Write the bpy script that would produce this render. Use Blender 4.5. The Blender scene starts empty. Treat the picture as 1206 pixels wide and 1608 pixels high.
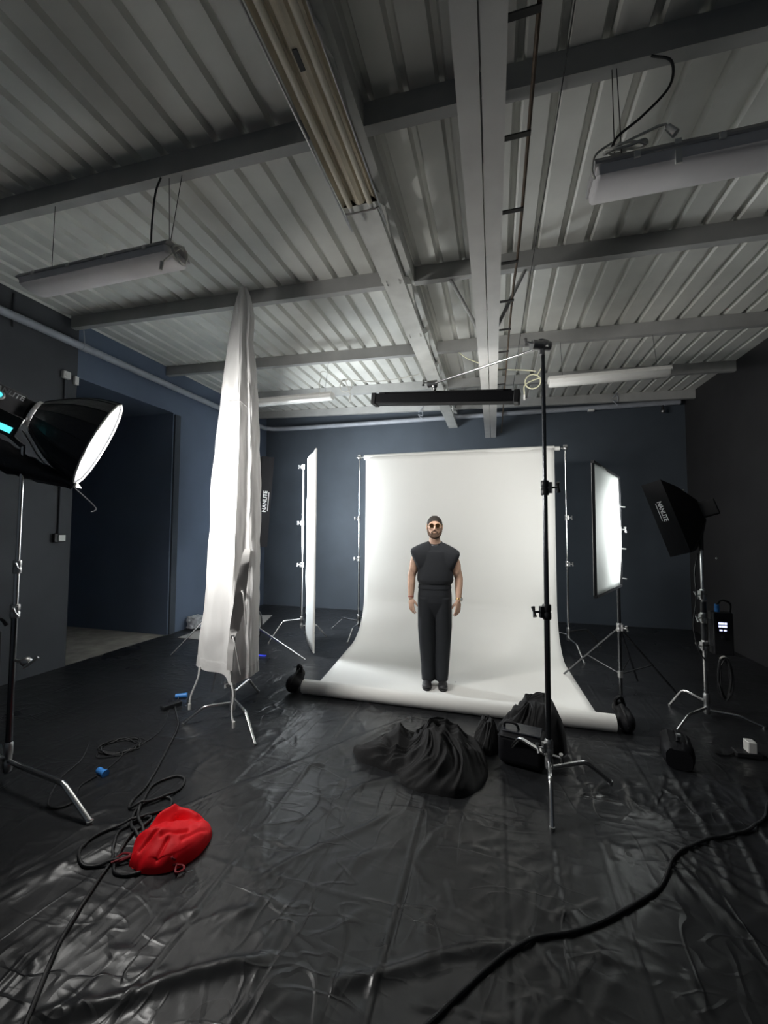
import bpy, bmesh, math, random
import numpy as np
from mathutils import Vector, Matrix, Euler, noise

random.seed(7)
np.random.seed(7)
SC = bpy.context.scene
COL = SC.collection
PI = math.pi
V = Vector

# ------------------------------------------------------------------ camera, world, exposure
cam_d = bpy.data.cameras.new('camera')
cam = bpy.data.objects.new('camera', cam_d)
COL.objects.link(cam)
YAW, PITCH, ROLL, FPX, CAMH = 0.270935, 0.0485705, 0.0043477, 633.233, 1.6
fw = V((-math.sin(YAW) * math.cos(PITCH), math.cos(YAW) * math.cos(PITCH), math.sin(PITCH)))
rt = V((math.cos(YAW), math.sin(YAW), 0))
up = rt.cross(fw)
r2 = rt * math.cos(ROLL) + up * math.sin(ROLL)
u2 = up * math.cos(ROLL) - rt * math.sin(ROLL)
cam.matrix_world = Matrix(((r2.x, u2.x, -fw.x, 0), (r2.y, u2.y, -fw.y, 0), (r2.z, u2.z, -fw.z, CAMH), (0, 0, 0, 1)))
cam_d.sensor_fit = 'VERTICAL'
cam_d.sensor_height = 24.0
cam_d.lens = 24.0 * FPX / 1608.0
cam_d.clip_start = 0.05
SC.camera = cam

wd = bpy.data.worlds.new('world')
SC.world = wd
wd.use_nodes = True
bg = wd.node_tree.nodes['Background']
bg.inputs[0].default_value = (0.75, 0.87, 1.0, 1)
bg.inputs[1].default_value = 0.035  # dim fill added through the open side behind the camera

SC.view_settings.view_transform = 'Standard'
SC.view_settings.look = 'None'
SC.view_settings.gamma = 1.0
SC.view_settings.use_curve_mapping = False
SC.view_settings.exposure = 0.45

# strengths of the studio lamps (used in the lamps' own builders)
KEY_E = 66.0
RIGHT_E = 14.0
LEFT_E = 58.0
BAR_E = 105.0


# ------------------------------------------------------------------ materials
def mat(name, col, rough=0.5, metal=0.0, spec=0.5, var=0.0, vscale=8.0, bump=0.0, bscale=40.0, emit=None, estr=0.0,
        trans=0.0, stretch=None, sheen=0.0, coat=0.0, rvar=0.0, bdist=0.01):
    m = bpy.data.materials.new(name)
    m.use_nodes = True
    nt = m.node_tree
    b = nt.nodes['Principled BSDF']
    b.inputs['Base Color'].default_value = (*col, 1)
    b.inputs['Roughness'].default_value = rough
    b.inputs['Metallic'].default_value = metal
    b.inputs['Specular IOR Level'].default_value = spec
    if sheen:
        b.inputs['Sheen Weight'].default_value = sheen
    if coat:
        b.inputs['Coat Weight'].default_value = coat
    tc = nt.nodes.new('ShaderNodeTexCoord')
    src = tc.outputs['Object']
    if stretch:
        mp = nt.nodes.new('ShaderNodeMapping')
        mp.inputs['Scale'].default_value = stretch
        nt.links.new(src, mp.inputs['Vector'])
        src = mp.outputs['Vector']
    if var or rvar:
        n = nt.nodes.new('ShaderNodeTexNoise')
        n.inputs['Scale'].default_value = vscale
        n.inputs['Detail'].default_value = 6
        nt.links.new(src, n.inputs['Vector'])
        if var:
            cr = nt.nodes.new('ShaderNodeValToRGB')
            lo = tuple(max(0, c * (1 - var)) for c in col)
            hi = tuple(min(1, c * (1 + var)) for c in col)
            cr.color_ramp.elements[0].position = 0.3
            cr.color_ramp.elements[1].position = 0.7
            cr.color_ramp.elements[0].color = (*lo, 1)
            cr.color_ramp.elements[1].color = (*hi, 1)
            nt.links.new(n.outputs['Fac'], cr.inputs['Fac'])
            nt.links.new(cr.outputs['Color'], b.inputs['Base Color'])
        if rvar:
            mr = nt.nodes.new('ShaderNodeMapRange')
            mr.inputs['From Min'].default_value = 0.3
            mr.inputs['From Max'].default_value = 0.7
            mr.inputs['To Min'].default_value = max(0.02, rough - rvar)
            mr.inputs['To Max'].default_value = min(1, rough + rvar)
            nt.links.new(n.outputs['Fac'], mr.inputs['Value'])
            nt.links.new(mr.outputs['Result'], b.inputs['Roughness'])
    if bump:
        n2 = nt.nodes.new('ShaderNodeTexNoise')
        n2.inputs['Scale'].default_value = bscale
        n2.inputs['Detail'].default_value = 5
        nt.links.new(src, n2.inputs['Vector'])
        bp = nt.nodes.new('ShaderNodeBump')
        bp.inputs['Strength'].default_value = bump
        bp.inputs['Distance'].default_value = bdist
        nt.links.new(n2.outputs['Fac'], bp.inputs['Height'])
        nt.links.new(bp.outputs['Normal'], b.inputs['Normal'])
    if emit:
        b.inputs['Emission Color'].default_value = (*emit, 1)
        b.inputs['Emission Strength'].default_value = estr
    if trans:
        t = nt.nodes.new('ShaderNodeBsdfTranslucent')
        t.inputs['Color'].default_value = (*col, 1)
        mx = nt.nodes.new('ShaderNodeMixShader')
        mx.inputs[0].default_value = trans
        out = nt.nodes['Material Output']
        nt.links.new(b.outputs[0], mx.inputs[1])
        nt.links.new(t.outputs[0], mx.inputs[2])
        nt.links.new(mx.outputs[0], out.inputs['Surface'])
    return m


M = {}
M['deck'] = mat('painted corrugated deck', (0.66, 0.66, 0.62), 0.55, var=0.10, vscale=2.5, bump=0.05)
M['purlin'] = mat('galvanised purlin paint', (0.37, 0.37, 0.36), 0.5, var=0.10, vscale=4)
M['truss'] = mat('white truss paint', (0.60, 0.60, 0.57), 0.5, var=0.12, vscale=5)
M['beam'] = mat('pale beam paint', (0.66, 0.65, 0.63), 0.45, var=0.06, vscale=6)
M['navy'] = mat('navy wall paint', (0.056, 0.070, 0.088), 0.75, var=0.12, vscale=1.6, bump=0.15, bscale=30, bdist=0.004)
M['navyglow'] = mat('navy wall paint with blue glow', (0.115, 0.150, 0.215), 0.75, var=0.10, vscale=1.2, bump=0.15, bscale=30, bdist=0.004)  # back wall navy, brightened and blued to paint in the lamp's hazy glow
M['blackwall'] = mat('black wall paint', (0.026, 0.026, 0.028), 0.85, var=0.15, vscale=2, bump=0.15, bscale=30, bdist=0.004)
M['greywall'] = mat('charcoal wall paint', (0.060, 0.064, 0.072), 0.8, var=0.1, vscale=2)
M['concrete'] = mat('pale concrete', (0.30, 0.28, 0.25), 0.85, var=0.25, vscale=5, bump=0.2)
M['pipe'] = mat('grey painted pipe', (0.34, 0.36, 0.40), 0.5, var=0.1)
M['paper'] = mat('white seamless paper', (0.80, 0.79, 0.76), 0.7, var=0.015, vscale=1.2)
M['chrome'] = mat('chromed steel', (0.72, 0.72, 0.72), 0.22, metal=1.0)
M['dchrome'] = mat('dark chromed steel', (0.16, 0.165, 0.175), 0.26, metal=1.0)
M['steel'] = mat('dull cast steel', (0.5, 0.5, 0.5), 0.4, metal=1.0, var=0.1, vscale=30)
M['black'] = mat('matte black plastic', (0.014, 0.014, 0.016), 0.55)
M['blackmetal'] = mat('black painted metal', (0.02, 0.021, 0.024), 0.38)
M['nylon'] = mat('black nylon', (0.006, 0.006, 0.008), 0.6, spec=0.25, bump=0.25, bscale=90, bdist=0.004)
M['satin'] = mat('black satin fabric', (0.012, 0.014, 0.020), 0.36, bump=0.35, bscale=14, bdist=0.02)
M['heap'] = mat('black cotton cloth', (0.009, 0.009, 0.010), 0.8, sheen=0.05, bump=0.3, bscale=60, bdist=0.003)
M['flag'] = mat('white bleached muslin', (0.80, 0.79, 0.78), 0.85, trans=0.30, bump=0.35, bscale=9, bdist=0.03, stretch=(1, 1, 0.35))
M['hem'] = mat('white muslin hem', (0.72, 0.71, 0.70), 0.85, trans=0.15, bump=0.3, bscale=25, bdist=0.01)
M['patch'] = mat('grey webbing', (0.42, 0.41, 0.40), 0.8)
M['diff'] = mat('white diffusion cloth', (0.86, 0.88, 0.88), 0.8, trans=0.35, bump=0.12, bscale=8)
M['silver'] = mat('silver white reflector cloth', (0.84, 0.87, 0.86), 0.6, trans=0.3, bump=0.3, bscale=10, bdist=0.02)
M['white'] = mat('white plastic', (0.75, 0.74, 0.71), 0.45)
M['lampcase'] = mat('grey lamp housing', (0.42, 0.41, 0.41), 0.5)
M['lampdiff'] = mat('milky lamp diffuser', (0.74, 0.72, 0.73), 0.35, var=0.03)
M['clear'] = mat('clear ribbed lamp cover', (0.72, 0.72, 0.70), 0.25)
M['cream'] = mat('aged cream reflector', (0.62, 0.55, 0.42), 0.4, var=0.2, vscale=6, stretch=(6, 1, 6))
M['tube'] = mat('cream fluorescent tube', (0.86, 0.80, 0.66), 0.25)
M['rust'] = mat('rusty brown rod', (0.11, 0.075, 0.05), 0.6, var=0.3, vscale=20)
M['dark'] = mat('dark iron bracket', (0.03, 0.03, 0.03), 0.6)
M['cable'] = mat('black rubber cable', (0.016, 0.017, 0.019), 0.55, bump=0.3, bscale=200, bdist=0.002)
M['wcable'] = mat('white cable', (0.66, 0.65, 0.60), 0.5)
M['ycable'] = mat('yellowed white cable', (0.72, 0.70, 0.50), 0.5)
M['blue'] = mat('blue plug plastic', (0.06, 0.28, 0.75), 0.4)
M['red'] = mat('red nylon', (0.90, 0.003, 0.012), 0.6, spec=0.3, bump=0.2, bscale=60, bdist=0.004)
M['redcord'] = mat('dark red cord', (0.30, 0.01, 0.02), 0.6)
M['skin'] = mat('skin', (0.62, 0.39, 0.28), 0.55, var=0.06, vscale=20)
M['shirt'] = mat('black jersey', (0.013, 0.015, 0.019), 0.85, sheen=0.05, bump=0.25, bscale=30, bdist=0.006)
M['trouser'] = mat('black trouser cloth', (0.011, 0.013, 0.017), 0.85, bump=0.25, bscale=18, bdist=0.008, stretch=(1, 1, 0.3))
M['shoe'] = mat('black shoe leather', (0.018, 0.018, 0.02), 0.5)
M['hair'] = mat('dark brown hair', (0.022, 0.016, 0.012), 0.7, bump=0.6, bscale=160, bdist=0.004)
M['beard'] = mat('brown beard', (0.085, 0.048, 0.030), 0.8, bump=0.6, bscale=180, bdist=0.003)
M['lens'] = mat('dark sunglass lens', (0.03, 0.015, 0.006), 0.12)
M['gold'] = mat('gold metal', (0.75, 0.55, 0.28), 0.3, metal=1)
M['silverm'] = mat('silver metal', (0.8, 0.8, 0.8), 0.3, metal=1)
M['dial'] = mat('white watch dial', (0.82, 0.82, 0.80), 0.3)
M['mark'] = mat('white printed lettering', (0.80, 0.80, 0.80), 0.6)
M['cyan'] = mat('cyan lamp display', (0.02, 0.2, 0.22), 0.3, emit=(0.12, 0.85, 0.92), estr=0.9)
M['screen'] = mat('white blue display', (0.1, 0.1, 0.12), 0.3, emit=(0.6, 0.65, 1.0), estr=1.2)
M['screenbg'] = mat('dark display glass', (0.006, 0.007, 0.012), 0.15)
M['carton'] = mat('crumpled pale plastic', (0.40, 0.41, 0.43), 0.5, var=0.2, vscale=20)
M['board'] = mat('pale grey board', (0.42, 0.41, 0.39), 0.7, var=0.06)
M['blueled'] = mat('blue led strip', (0.02, 0.03, 0.3), 0.4, emit=(0.05, 0.08, 0.9), estr=0.35)
M['key_emit'] = mat('glowing key diffuser', (0.9, 0.9, 0.9), 0.6, emit=(1.0, 0.985, 0.95), estr=KEY_E)
M['lip'] = mat('dark grey softbox lip', (0.022, 0.023, 0.026), 0.7)
M['right_emit'] = mat('glowing right softbox face', (0.9, 0.9, 0.9), 0.6, emit=(0.97, 1.0, 0.98), estr=RIGHT_E)
M['left_emit'] = mat('glowing left softbox face', (0.9, 0.9, 0.9), 0.6, emit=(0.90, 0.96, 1.0), estr=LEFT_E)
M['bar_emit'] = mat('glowing strip light face', (0.9, 0.9, 0.9), 0.6, emit=(1.0, 0.98, 0.94), estr=BAR_E)


def plastic_mat():
    m = bpy.data.materials.new('black plastic sheeting')
    m.use_nodes = True
    nt = m.node_tree
    b = nt.nodes['Principled BSDF']
    b.inputs['Base Color'].default_value = (0.020, 0.021, 0.023, 1)
    b.inputs['Specular IOR Level'].default_value = 0.5
    tc = nt.nodes.new('ShaderNodeTexCoord')

    def noise_node(scale, detail, st, rot=0.0, dist=0.0):
        mp = nt.nodes.new('ShaderNodeMapping')
        mp.inputs['Scale'].default_value = st
        mp.inputs['Rotation'].default_value = (0, 0, rot)
        nt.links.new(tc.outputs['Object'], mp.inputs['Vector'])
        n = nt.nodes.new('ShaderNodeTexNoise')
        n.inputs['Scale'].default_value = scale
        n.inputs['Detail'].default_value = detail
        n.inputs['Distortion'].default_value = dist
        nt.links.new(mp.outputs['Vector'], n.inputs['Vector'])
        return n.outputs['Fac']

    def math_node(op, a, bb):
        n = nt.nodes.new('ShaderNodeMath')
        n.operation = op
        for i, s in enumerate((a, bb)):
            if isinstance(s, (int, float)):
                n.inputs[i].default_value = s
            else:
                nt.links.new(s, n.inputs[i])
        return n.outputs[0]

    def ridge(s):
        a = math_node('SUBTRACT', s, 0.5)
        a = math_node('ABSOLUTE', a, 0)
        a = math_node('MULTIPLY', a, 9.0)
        a = math_node('MINIMUM', a, 1.0)
        return math_node('SUBTRACT', 1.0, a)
    r1 = ridge(noise_node(2.2, 2, (1, 0.45, 1), 0.7, 0.4))
    r2 = ridge(noise_node(3.0, 2, (0.5, 1.0, 1), -0.5, 0.5))
    r3 = noise_node(16, 4, (1, 0.5, 1), 0.3)

    def fine(sc, st, rot, dist, k):
        a = math_node('ABSOLUTE', math_node('SUBTRACT', noise_node(sc, 1, st, rot, dist), 0.5), 0)
        a = math_node('MINIMUM', math_node('MULTIPLY', a, k), 1.0)
        return math_node('SUBTRACT', 1.0, a)
    mask = math_node('MULTIPLY', math_node('SUBTRACT', noise_node(1.6, 2, (1, 1, 1)), 0.38), 4.0)
    mask = math_node('MAXIMUM', math_node('MINIMUM', mask, 1.0), 0.0)
    r4 = math_node('MULTIPLY', fine(6.0, (1, 0.35, 1), 0.75, 0.6, 22.0), mask)
    r5 = math_node('MULTIPLY', fine(7.0, (0.4, 1, 1), -0.35, 0.8, 20.0), mask)
    h = math_node('ADD', math_node('MULTIPLY', r1, 0.38), math_node('MULTIPLY', r2, 0.30))
    h = math_node('ADD', h, math_node('MULTIPLY', r3, 0.30))
    h = math_node('ADD', h, math_node('MULTIPLY', r4, 0.42))
    h = math_node('ADD', h, math_node('MULTIPLY', r5, 0.34))
    bp = nt.nodes.new('ShaderNodeBump')
    bp.inputs['Strength'].default_value = 0.50
    bp.inputs['Distance'].default_value = 0.010
    nt.links.new(h, bp.inputs['Height'])
    nt.links.new(bp.outputs['Normal'], b.inputs['Normal'])
    big = noise_node(1.3, 3, (1, 1, 1))
    mr = nt.nodes.new('ShaderNodeMapRange')
    mr.inputs['From Min'].default_value = 0.3
    mr.inputs['From Max'].default_value = 0.7
    mr.inputs['To Min'].default_value = 0.24
    mr.inputs['To Max'].default_value = 0.40
    nt.links.new(big, mr.inputs['Value'])
    nt.links.new(mr.outputs['Result'], b.inputs['Roughness'])
    return m


M['plastic'] = plastic_mat()


# ------------------------------------------------------------------ mesh helpers
class MB:
    def __init__(s):
        s.v, s.f = [], []

    def add(s, vs, fs):
        o = len(s.v)
        s.v += [tuple(p) for p in vs]
        s.f += [tuple(i + o for i in f) for f in fs]
        return s

    def box(s, c, size, rot=None):
        c = V(c)
        R = rot if rot is not None else Matrix.Identity(3)
        hx, hy, hz = (k / 2 for k in size)
        vs = [c + R @ V((x * hx, y * hy, z * hz)) for x in (-1, 1) for y in (-1, 1) for z in (-1, 1)]
        return s.add(vs, [(0, 1, 3, 2), (4, 6, 7, 5), (0, 4, 5, 1), (2, 3, 7, 6), (0, 2, 6, 4), (1, 5, 7, 3)])

    def bb(s, a, b):
        a, b = V(a), V(b)
        return s.box((a + b) / 2, [abs(k) for k in (b - a)])

    def rings(s, rings, closed=True, cap0=True, cap1=True):
        n = len(rings[0])
        vs = [p for r in rings for p in r]
        fs = []
        for i in range(len(rings) - 1):
            for j in range(n if closed else n - 1):
                k = (j + 1) % n
                fs.append((i * n + j, i * n + k, (i + 1) * n + k, (i + 1) * n + j))
        if closed and cap0:
            fs.append(tuple(reversed(range(n))))
        if closed and cap1:
            fs.append(tuple(range((len(rings) - 1) * n, len(rings) * n)))
        return s.add(vs, fs)

    def cyl(s, a, b, r0, r1=None, n=16, caps=True):
        a, b = V(a), V(b)
        r1 = r0 if r1 is None else r1
        d = (b - a).normalized()
        x = d.orthogonal().normalized()
        y = d.cross(x)
        R = [[p + (x * math.cos(2 * PI * k / n) + y * math.sin(2 * PI * k / n)) * r for k in range(n)] for p, r in ((a, r0), (b, r1))]
        return s.rings(R, True, caps, caps)

    def lathe(s, a, d, prof, n=24, caps=True):
        a, d = V(a), V(d).normalized()
        x = d.orthogonal().normalized()
        y = d.cross(x)
        R = [[a + d * t + (x * math.cos(2 * PI * k / n) + y * math.sin(2 * PI * k / n)) * max(r, 1e-4) for k in range(n)] for t, r in prof]
        return s.rings(R, True, caps, caps)

    def tube(s, pts, r, n=8, sub=6, caps=True, smooth=True):
        pts = [V(p) for p in pts]
        if smooth and len(pts) > 2:
            pts = catmull(pts, sub)
        rr = r if callable(r) else (lambda t: r)
        t0 = (pts[1] - pts[0]).normalized()
        x = t0.orthogonal().normalized()
        R = []
        for i, p in enumerate(pts):
            t = (pts[min(i + 1, len(pts) - 1)] - pts[max(i - 1, 0)]).normalized()
            x = (x - t * x.dot(t)).normalized()
            y = t.cross(x)
            q = rr(i / (len(pts) - 1))
            R.append([p + (x * math.cos(2 * PI * k / n) + y * math.sin(2 * PI * k / n)) * q for k in range(n)])
        return s.rings(R, True, caps, caps)

    def sphere(s, c, r, n=14, m=9, R=None):
        c = V(c)
        rad = r if hasattr(r, '__len__') else (r, r, r)
        Rm = R if R is not None else Matrix.Identity(3)
        rings = []
        for i in range(m + 1):
            th = PI * min(max(i / m, 0.004), 0.996)
            rings.append([c + Rm @ V((rad[0] * math.sin(th) * math.cos(2 * PI * k / n), rad[1] * math.sin(th) * math.sin(2 * PI * k / n), -rad[2] * math.cos(th))) for k in range(n)])
        return s.rings(rings)

    def prism(s, poly, off):
        n = len(poly)
        off = V(off)
        vs = [V(p) for p in poly] + [V(p) + off for p in poly]
        fs = [tuple(range(n)), tuple(reversed(range(n, 2 * n)))]
        fs += [(j, j + n, (j + 1) % n + n, (j + 1) % n) for j in range(n)]
        return s.add(vs, fs)

    def build(s, name, m, parent=None, base=None, ang=40, bevel=0.0):
        me = bpy.data.meshes.new(name)
        o0 = V(base) if base is not None else (parent_base(parent) if parent else V((0, 0, 0)))
        me.from_pydata([tuple(V(p) - o0) for p in s.v], [], s.f)
        bm = bmesh.new()
        bm.from_mesh(me)
        bmesh.ops.recalc_face_normals(bm, faces=bm.faces)
        bm.to_mesh(me)
        bm.free()
        me.materials.append(m)
        me.polygons.foreach_set('use_smooth', [True] * len(me.polygons))
        me.set_sharp_from_angle(angle=math.radians(ang))
        o = bpy.data.objects.new(name, me)
        COL.objects.link(o)
        if bevel:
            md = o.modifiers.new('bevel', 'BEVEL')
            md.width = bevel
            md.segments = 2
            md.limit_method = 'ANGLE'
        if parent:
            o.parent = parent
            o['_b'] = tuple(o0)
        else:
            o.location = o0
            o['_b'] = tuple(o0)
        return o


def parent_base(p):
    return V(p['_b'])


def catmull(pts, sub):
    out = []
    P = [pts[0] * 2 - pts[1]] + pts + [pts[-1] * 2 - pts[-2]]
    for i in range(1, len(P) - 2):
        for k in range(sub):
            t = k / sub
            a, b, c, d = P[i - 1], P[i], P[i + 1], P[i + 2]
            out.append(0.5 * ((2 * b) + (c - a) * t + (2 * a - 5 * b + 4 * c - d) * t * t + (3 * b - a - 3 * c + d) * t ** 3))
    out.append(pts[-1])
    return out


def thing(name, label, cat, loc=(0, 0, 0), group=None, rz=0.0):
    o = bpy.data.objects.new(name, None)
    o.empty_display_size = 0.1
    COL.objects.link(o)
    o.location = loc
    o.rotation_euler = (0, 0, rz)
    o['label'] = label
    o['category'] = cat
    if group:
        o['group'] = group
    o['_b'] = tuple(loc) if not rz else (0, 0, 0)
    return o


def tag(o, label, cat, group=None):
    o['label'] = label
    o['category'] = cat
    if group:
        o['group'] = group
    return o


def struct(o):
    o['kind'] = 'structure'
    return o


def frame(d, upv=(0, 0, 1)):
    """rotation whose local x points along d and local z is near upv"""
    x = V(d).normalized()
    z = V(upv)
    z = (z - x * z.dot(x)).normalized()
    y = z.cross(x)
    return Matrix((x, y, z)).transposed()


def text_part(txt, size, m, parent, pos, xdir, updir, name='lettering', depth=0.001, bold=0.0):
    c = bpy.data.curves.new(name, 'FONT')
    c.body = txt
    c.size = size
    c.extrude = depth
    c.offset = bold
    c.align_x = 'CENTER'
    c.align_y = 'CENTER'
    t = bpy.data.objects.new(name, c)
    COL.objects.link(t)
    dg = bpy.context.evaluated_depsgraph_get()
    me = bpy.data.meshes.new_from_object(t.evaluated_get(dg))
    bpy.data.objects.remove(t)
    x = V(xdir).normalized()
    u = V(updir)
    u = (u - x * u.dot(x)).normalized()
    n = x.cross(u)
    R = Matrix((x, u, n)).transposed().to_4x4()
    R.translation = V(pos) - parent_base(parent)
    me.transform(R)
    me.materials.clear()
    me.materials.append(m)
    o = bpy.data.objects.new(name, me)
    COL.objects.link(o)
    o.parent = parent
    o['_b'] = parent['_b']
    return o


def remesh(mb, name, m, parent, voxel, smooth=4, base=(0, 0, 0)):
    tmp = mb.build(name + '_tmp', m)
    md = tmp.modifiers.new('r', 'REMESH')
    md.mode = 'VOXEL'
    md.voxel_size = voxel
    if smooth:
        sm = tmp.modifiers.new('s', 'SMOOTH')
        sm.factor = 0.5
        sm.iterations = smooth
    dg = bpy.context.evaluated_depsgraph_get()
    me = bpy.data.meshes.new_from_object(tmp.evaluated_get(dg))
    bpy.data.objects.remove(tmp)
    me.name = name
    me.transform(Matrix.Translation(-V(base)))
    me.polygons.foreach_set('use_smooth', [True] * len(me.polygons))
    if not me.materials:
        me.materials.append(m)
    o = bpy.data.objects.new(name, me)
    COL.objects.link(o)
    if parent:
        o.parent = parent
    o['_b'] = tuple(base)
    return o


def caps(mb, a, b, r0, r1, n=14):
    a, b = V(a), V(b)
    mb.cyl(a, b, r0, r1, n)
    mb.sphere(a, r0, n, 9)
    mb.sphere(b, r1, n, 9)
    return mb


# ------------------------------------------------------------------ room shell
XL, XR, YB, YF = -4.90, 3.10, 7.85, -0.9
AY0, AY1, AX, AZ = 3.65, 5.17, -7.3, 3.46           # the alcove in the left wall
Z0, SL = 3.993, 0.03                                 # roof deck: z at x = 0 and fall towards the right


def deck(x):
    return Z0 - SL * x


mb = MB()
mb.bb((AX, YF, -0.12), (XR + 0.15, YB + 0.15, -0.006))
struct(mb.build('floor', M['concrete']))

mb = MB()
mb.bb((XL - 0.15, YB, -0.1), (XR + 0.15, YB + 0.12, 4.3))
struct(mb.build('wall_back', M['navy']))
mb = MB()
mb.bb((XR, YF, -0.1), (XR + 0.15, YB, 4.2))
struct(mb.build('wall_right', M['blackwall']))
mb = MB()
mb.bb((XL - 0.15, YF, -0.1), (XL, AY0, 4.35))
struct(mb.build('wall_left', M['greywall']))
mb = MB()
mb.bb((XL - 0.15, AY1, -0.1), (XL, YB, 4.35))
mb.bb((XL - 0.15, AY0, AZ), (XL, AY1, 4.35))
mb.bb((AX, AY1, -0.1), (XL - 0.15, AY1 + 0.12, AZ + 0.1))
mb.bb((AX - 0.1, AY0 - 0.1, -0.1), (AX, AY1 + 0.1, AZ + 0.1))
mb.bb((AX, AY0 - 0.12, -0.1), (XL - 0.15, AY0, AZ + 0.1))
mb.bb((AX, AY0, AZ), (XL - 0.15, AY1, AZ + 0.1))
struct(mb.build('wall_alcove', M['navyglow']))
mb = MB()
mb.bb((XL, AY1 + 0.02, 0.0), (XL + 0.03, AY1 + 0.13, AZ - 0.02))  # darker strip painting in the shade at the alcove corner
struct(mb.build('corner_shade_1', M['navy']))

# corrugated roof deck: flat pans with narrow ribs folded upwards
prof = []
x = -5.23
while x < XR + 0.3:
    prof += [(x, 0), (x + 0.139, 0), (x + 0.155, 0.044), (x + 0.184, 0.044)]
    x += 0.2
mb = MB()
top = []
for yy in (YF, YB + 0.05):
    low = [V((px, yy, deck(px) + pz)) for px, pz in prof]
    top.append(low)
n = len(prof)
vs = top[0] + top[1] + [p + V((0, 0, 0.004)) for p in top[0]] + [p + V((0, 0, 0.004)) for p in top[1]]
fs = []
for i in range(n - 1):
    fs.append((i, i + 1, n + i + 1, n + i))
    fs.append((2 * n + i, 3 * n + i, 3 * n + i + 1, 2 * n + i + 1))
    fs.append((i, 2 * n + i, 2 * n + i + 1, i + 1))
    fs.append((n + i, n + i + 1, 3 * n + i + 1, 3 * n + i))
mb.add(vs, fs)
struct(mb.build('ceiling', M['deck'], ang=15))

# ------------------------------------------------------------------ roof steel
TX0, TX1, TZ = -0.87, -0.70, 3.62
PY = [2.045, 3.505, 5.0, 6.32, 7.46]
ORD = ['nearest', 'second nearest', 'middle', 'second farthest', 'farthest']
for i, y in enumerate(PY):
    for side in (0, 1):
        xa, xb = ((XL + 0.002, TX0 - 0.002), (TX1 + 0.002, XR - 0.002))[side]
        if i == 1 and side == 0:
            xa = XL + 0.06
        mb = MB()
        P = [(0, 0), (0.066, 0), (0.066, 0.02), (0.060, 0.02), (0.060, 0.006), (0.006, 0.006), (0.006, 0.134), (0.060, 0.134), (0.060, 0.12), (0.066, 0.12), (0.066, 0.14), (0, 0.14)]
        mb.rings([[(xx, y + a, deck(xx) - 0.141 + b) for a, b in P] for xx in (xa, xb)])
        o = mb.build('roof_purlin', M['purlin'], base=(xa, y, deck(xa) - 0.141), ang=25)
        tag(o, '%s of the grey steel purlins under the roof, part %s of the central truss' % (ORD[i], ('left', 'right')[side]), 'purlin', 'roof purlins')

t = thing('roof_truss', 'pale grey lattice roof truss running front to back over the tube light', 'truss', (-0.785, YF, TZ))
mb = MB()
P = [(TX0, 0), (TX1, 0), (TX1, 0.05), (TX1 - 0.006, 0.05), (TX1 - 0.006, 0.006), (TX0 + 0.006, 0.006), (TX0 + 0.006, 0.05), (TX0, 0.05)]
mb.rings([[(a, yy, TZ + b) for a, b in P] for yy in (YF + 0.01, YB - 0.02)])
mb.build('lower_chord', M['truss'], t, ang=25)
mb = MB()
mb.bb((TX0, YF + 0.01, 3.88), (TX0 + 0.05, YB - 0.02, deck(TX0) - 0.004))
mb.bb((TX1 - 0.05, YF + 0.01, 3.88), (TX1, YB - 0.02, deck(TX1) - 0.004))
mb.build('upper_chord', M['truss'], t, ang=25)
y = YF + 0.3
k = 0
while y < YB - 0.6:
    for xx in (TX0 + 0.03, TX1 - 0.035):
        mb = MB()
        a, b = V((xx, y, TZ + 0.01)), V((xx, y + 0.46, 3.91))
        if k % 2:
            a, b = V((xx, y, 3.91)), V((xx, y + 0.46, TZ + 0.01))
        mb.box((a + b) / 2, ((b - a).length, 0.008, 0.055), frame(b - a))
        mb.box((a + b) / 2 + V((-0.02, 0, 0)), ((b - a).length, 0.045, 0.008), frame(b - a))
        mb.build('diagonal', M['truss'], t)
    y += 0.46
    k += 1

BZ = 3.38
t = thing('ceiling_beam', 'pale double channel steel beam running front to back overhead', 'beam', (-0.09, YF, BZ))


def bxc(y):
    return -0.042 - 0.0065 * (y - 1.3)


for s in (-1, 1):
    mb = MB()
    P = [(0.004, 0), (0.098, 0), (0.098, 0.018), (0.094, 0.018), (0.094, 0.004), (0.008, 0.004), (0.008, 0.17), (0.004, 0.17)]
    mb.rings([[(bxc(yy) + s * a, yy, BZ + b) for a, b in P] for yy in (YF + 0.02, YB - 0.05)])
    mb.build('channel', M['beam'], t, ang=25)
mb = MB()
for s in (-1, 1):
    mb.bb((bxc(4) + s * 0.06, YF, BZ + 0.17), (bxc(4) + s * 0.065, YB - 0.1, BZ + 0.176))
    mb.tube([(bxc(3.6) + s * 0.08, 3.62, BZ + 0.03), (bxc(3.6) + s * 0.32, 3.55, deck(s * 0.3) - 0.13)], 0.016, smooth=False)
for y in PY:
    mb.bb((bxc(y) - 0.02, y + 0.01, BZ + 0.16), (bxc(y) + 0.02, y + 0.05, deck(0) - 0.13))
mb.build('brace', M['purlin'], t)

t = thing('ceiling_conduit', 'thin rusty rod alongside the right edge of the pale overhead beam', 'rod', (0.15, YF, 3.42))
MB().tube([(0.16, YF + 0.1, 3.42), (0.158, 2.3, 3.42), (0.137, 3.2, 3.42), (0.125, 4.6, 3.42), (0.11, 7.6, 3.42)], 0.0085, n=8).build('rod', M['rust'], t)
y = 0.95
for y in (0.5, 0.95, 1.4, 1.853, 2.299, 2.75, 3.22, 3.68, 4.14, 4.6, 5.06, 5.52):
    xe = 0.16 - max(0, y - 1.9) * 0.013
    MB().bb((bxc(y) + 0.097, y - 0.012, 3.405), (xe + 0.008, y + 0.012, 3.412)).build('bracket', M['dark'], t)

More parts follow.
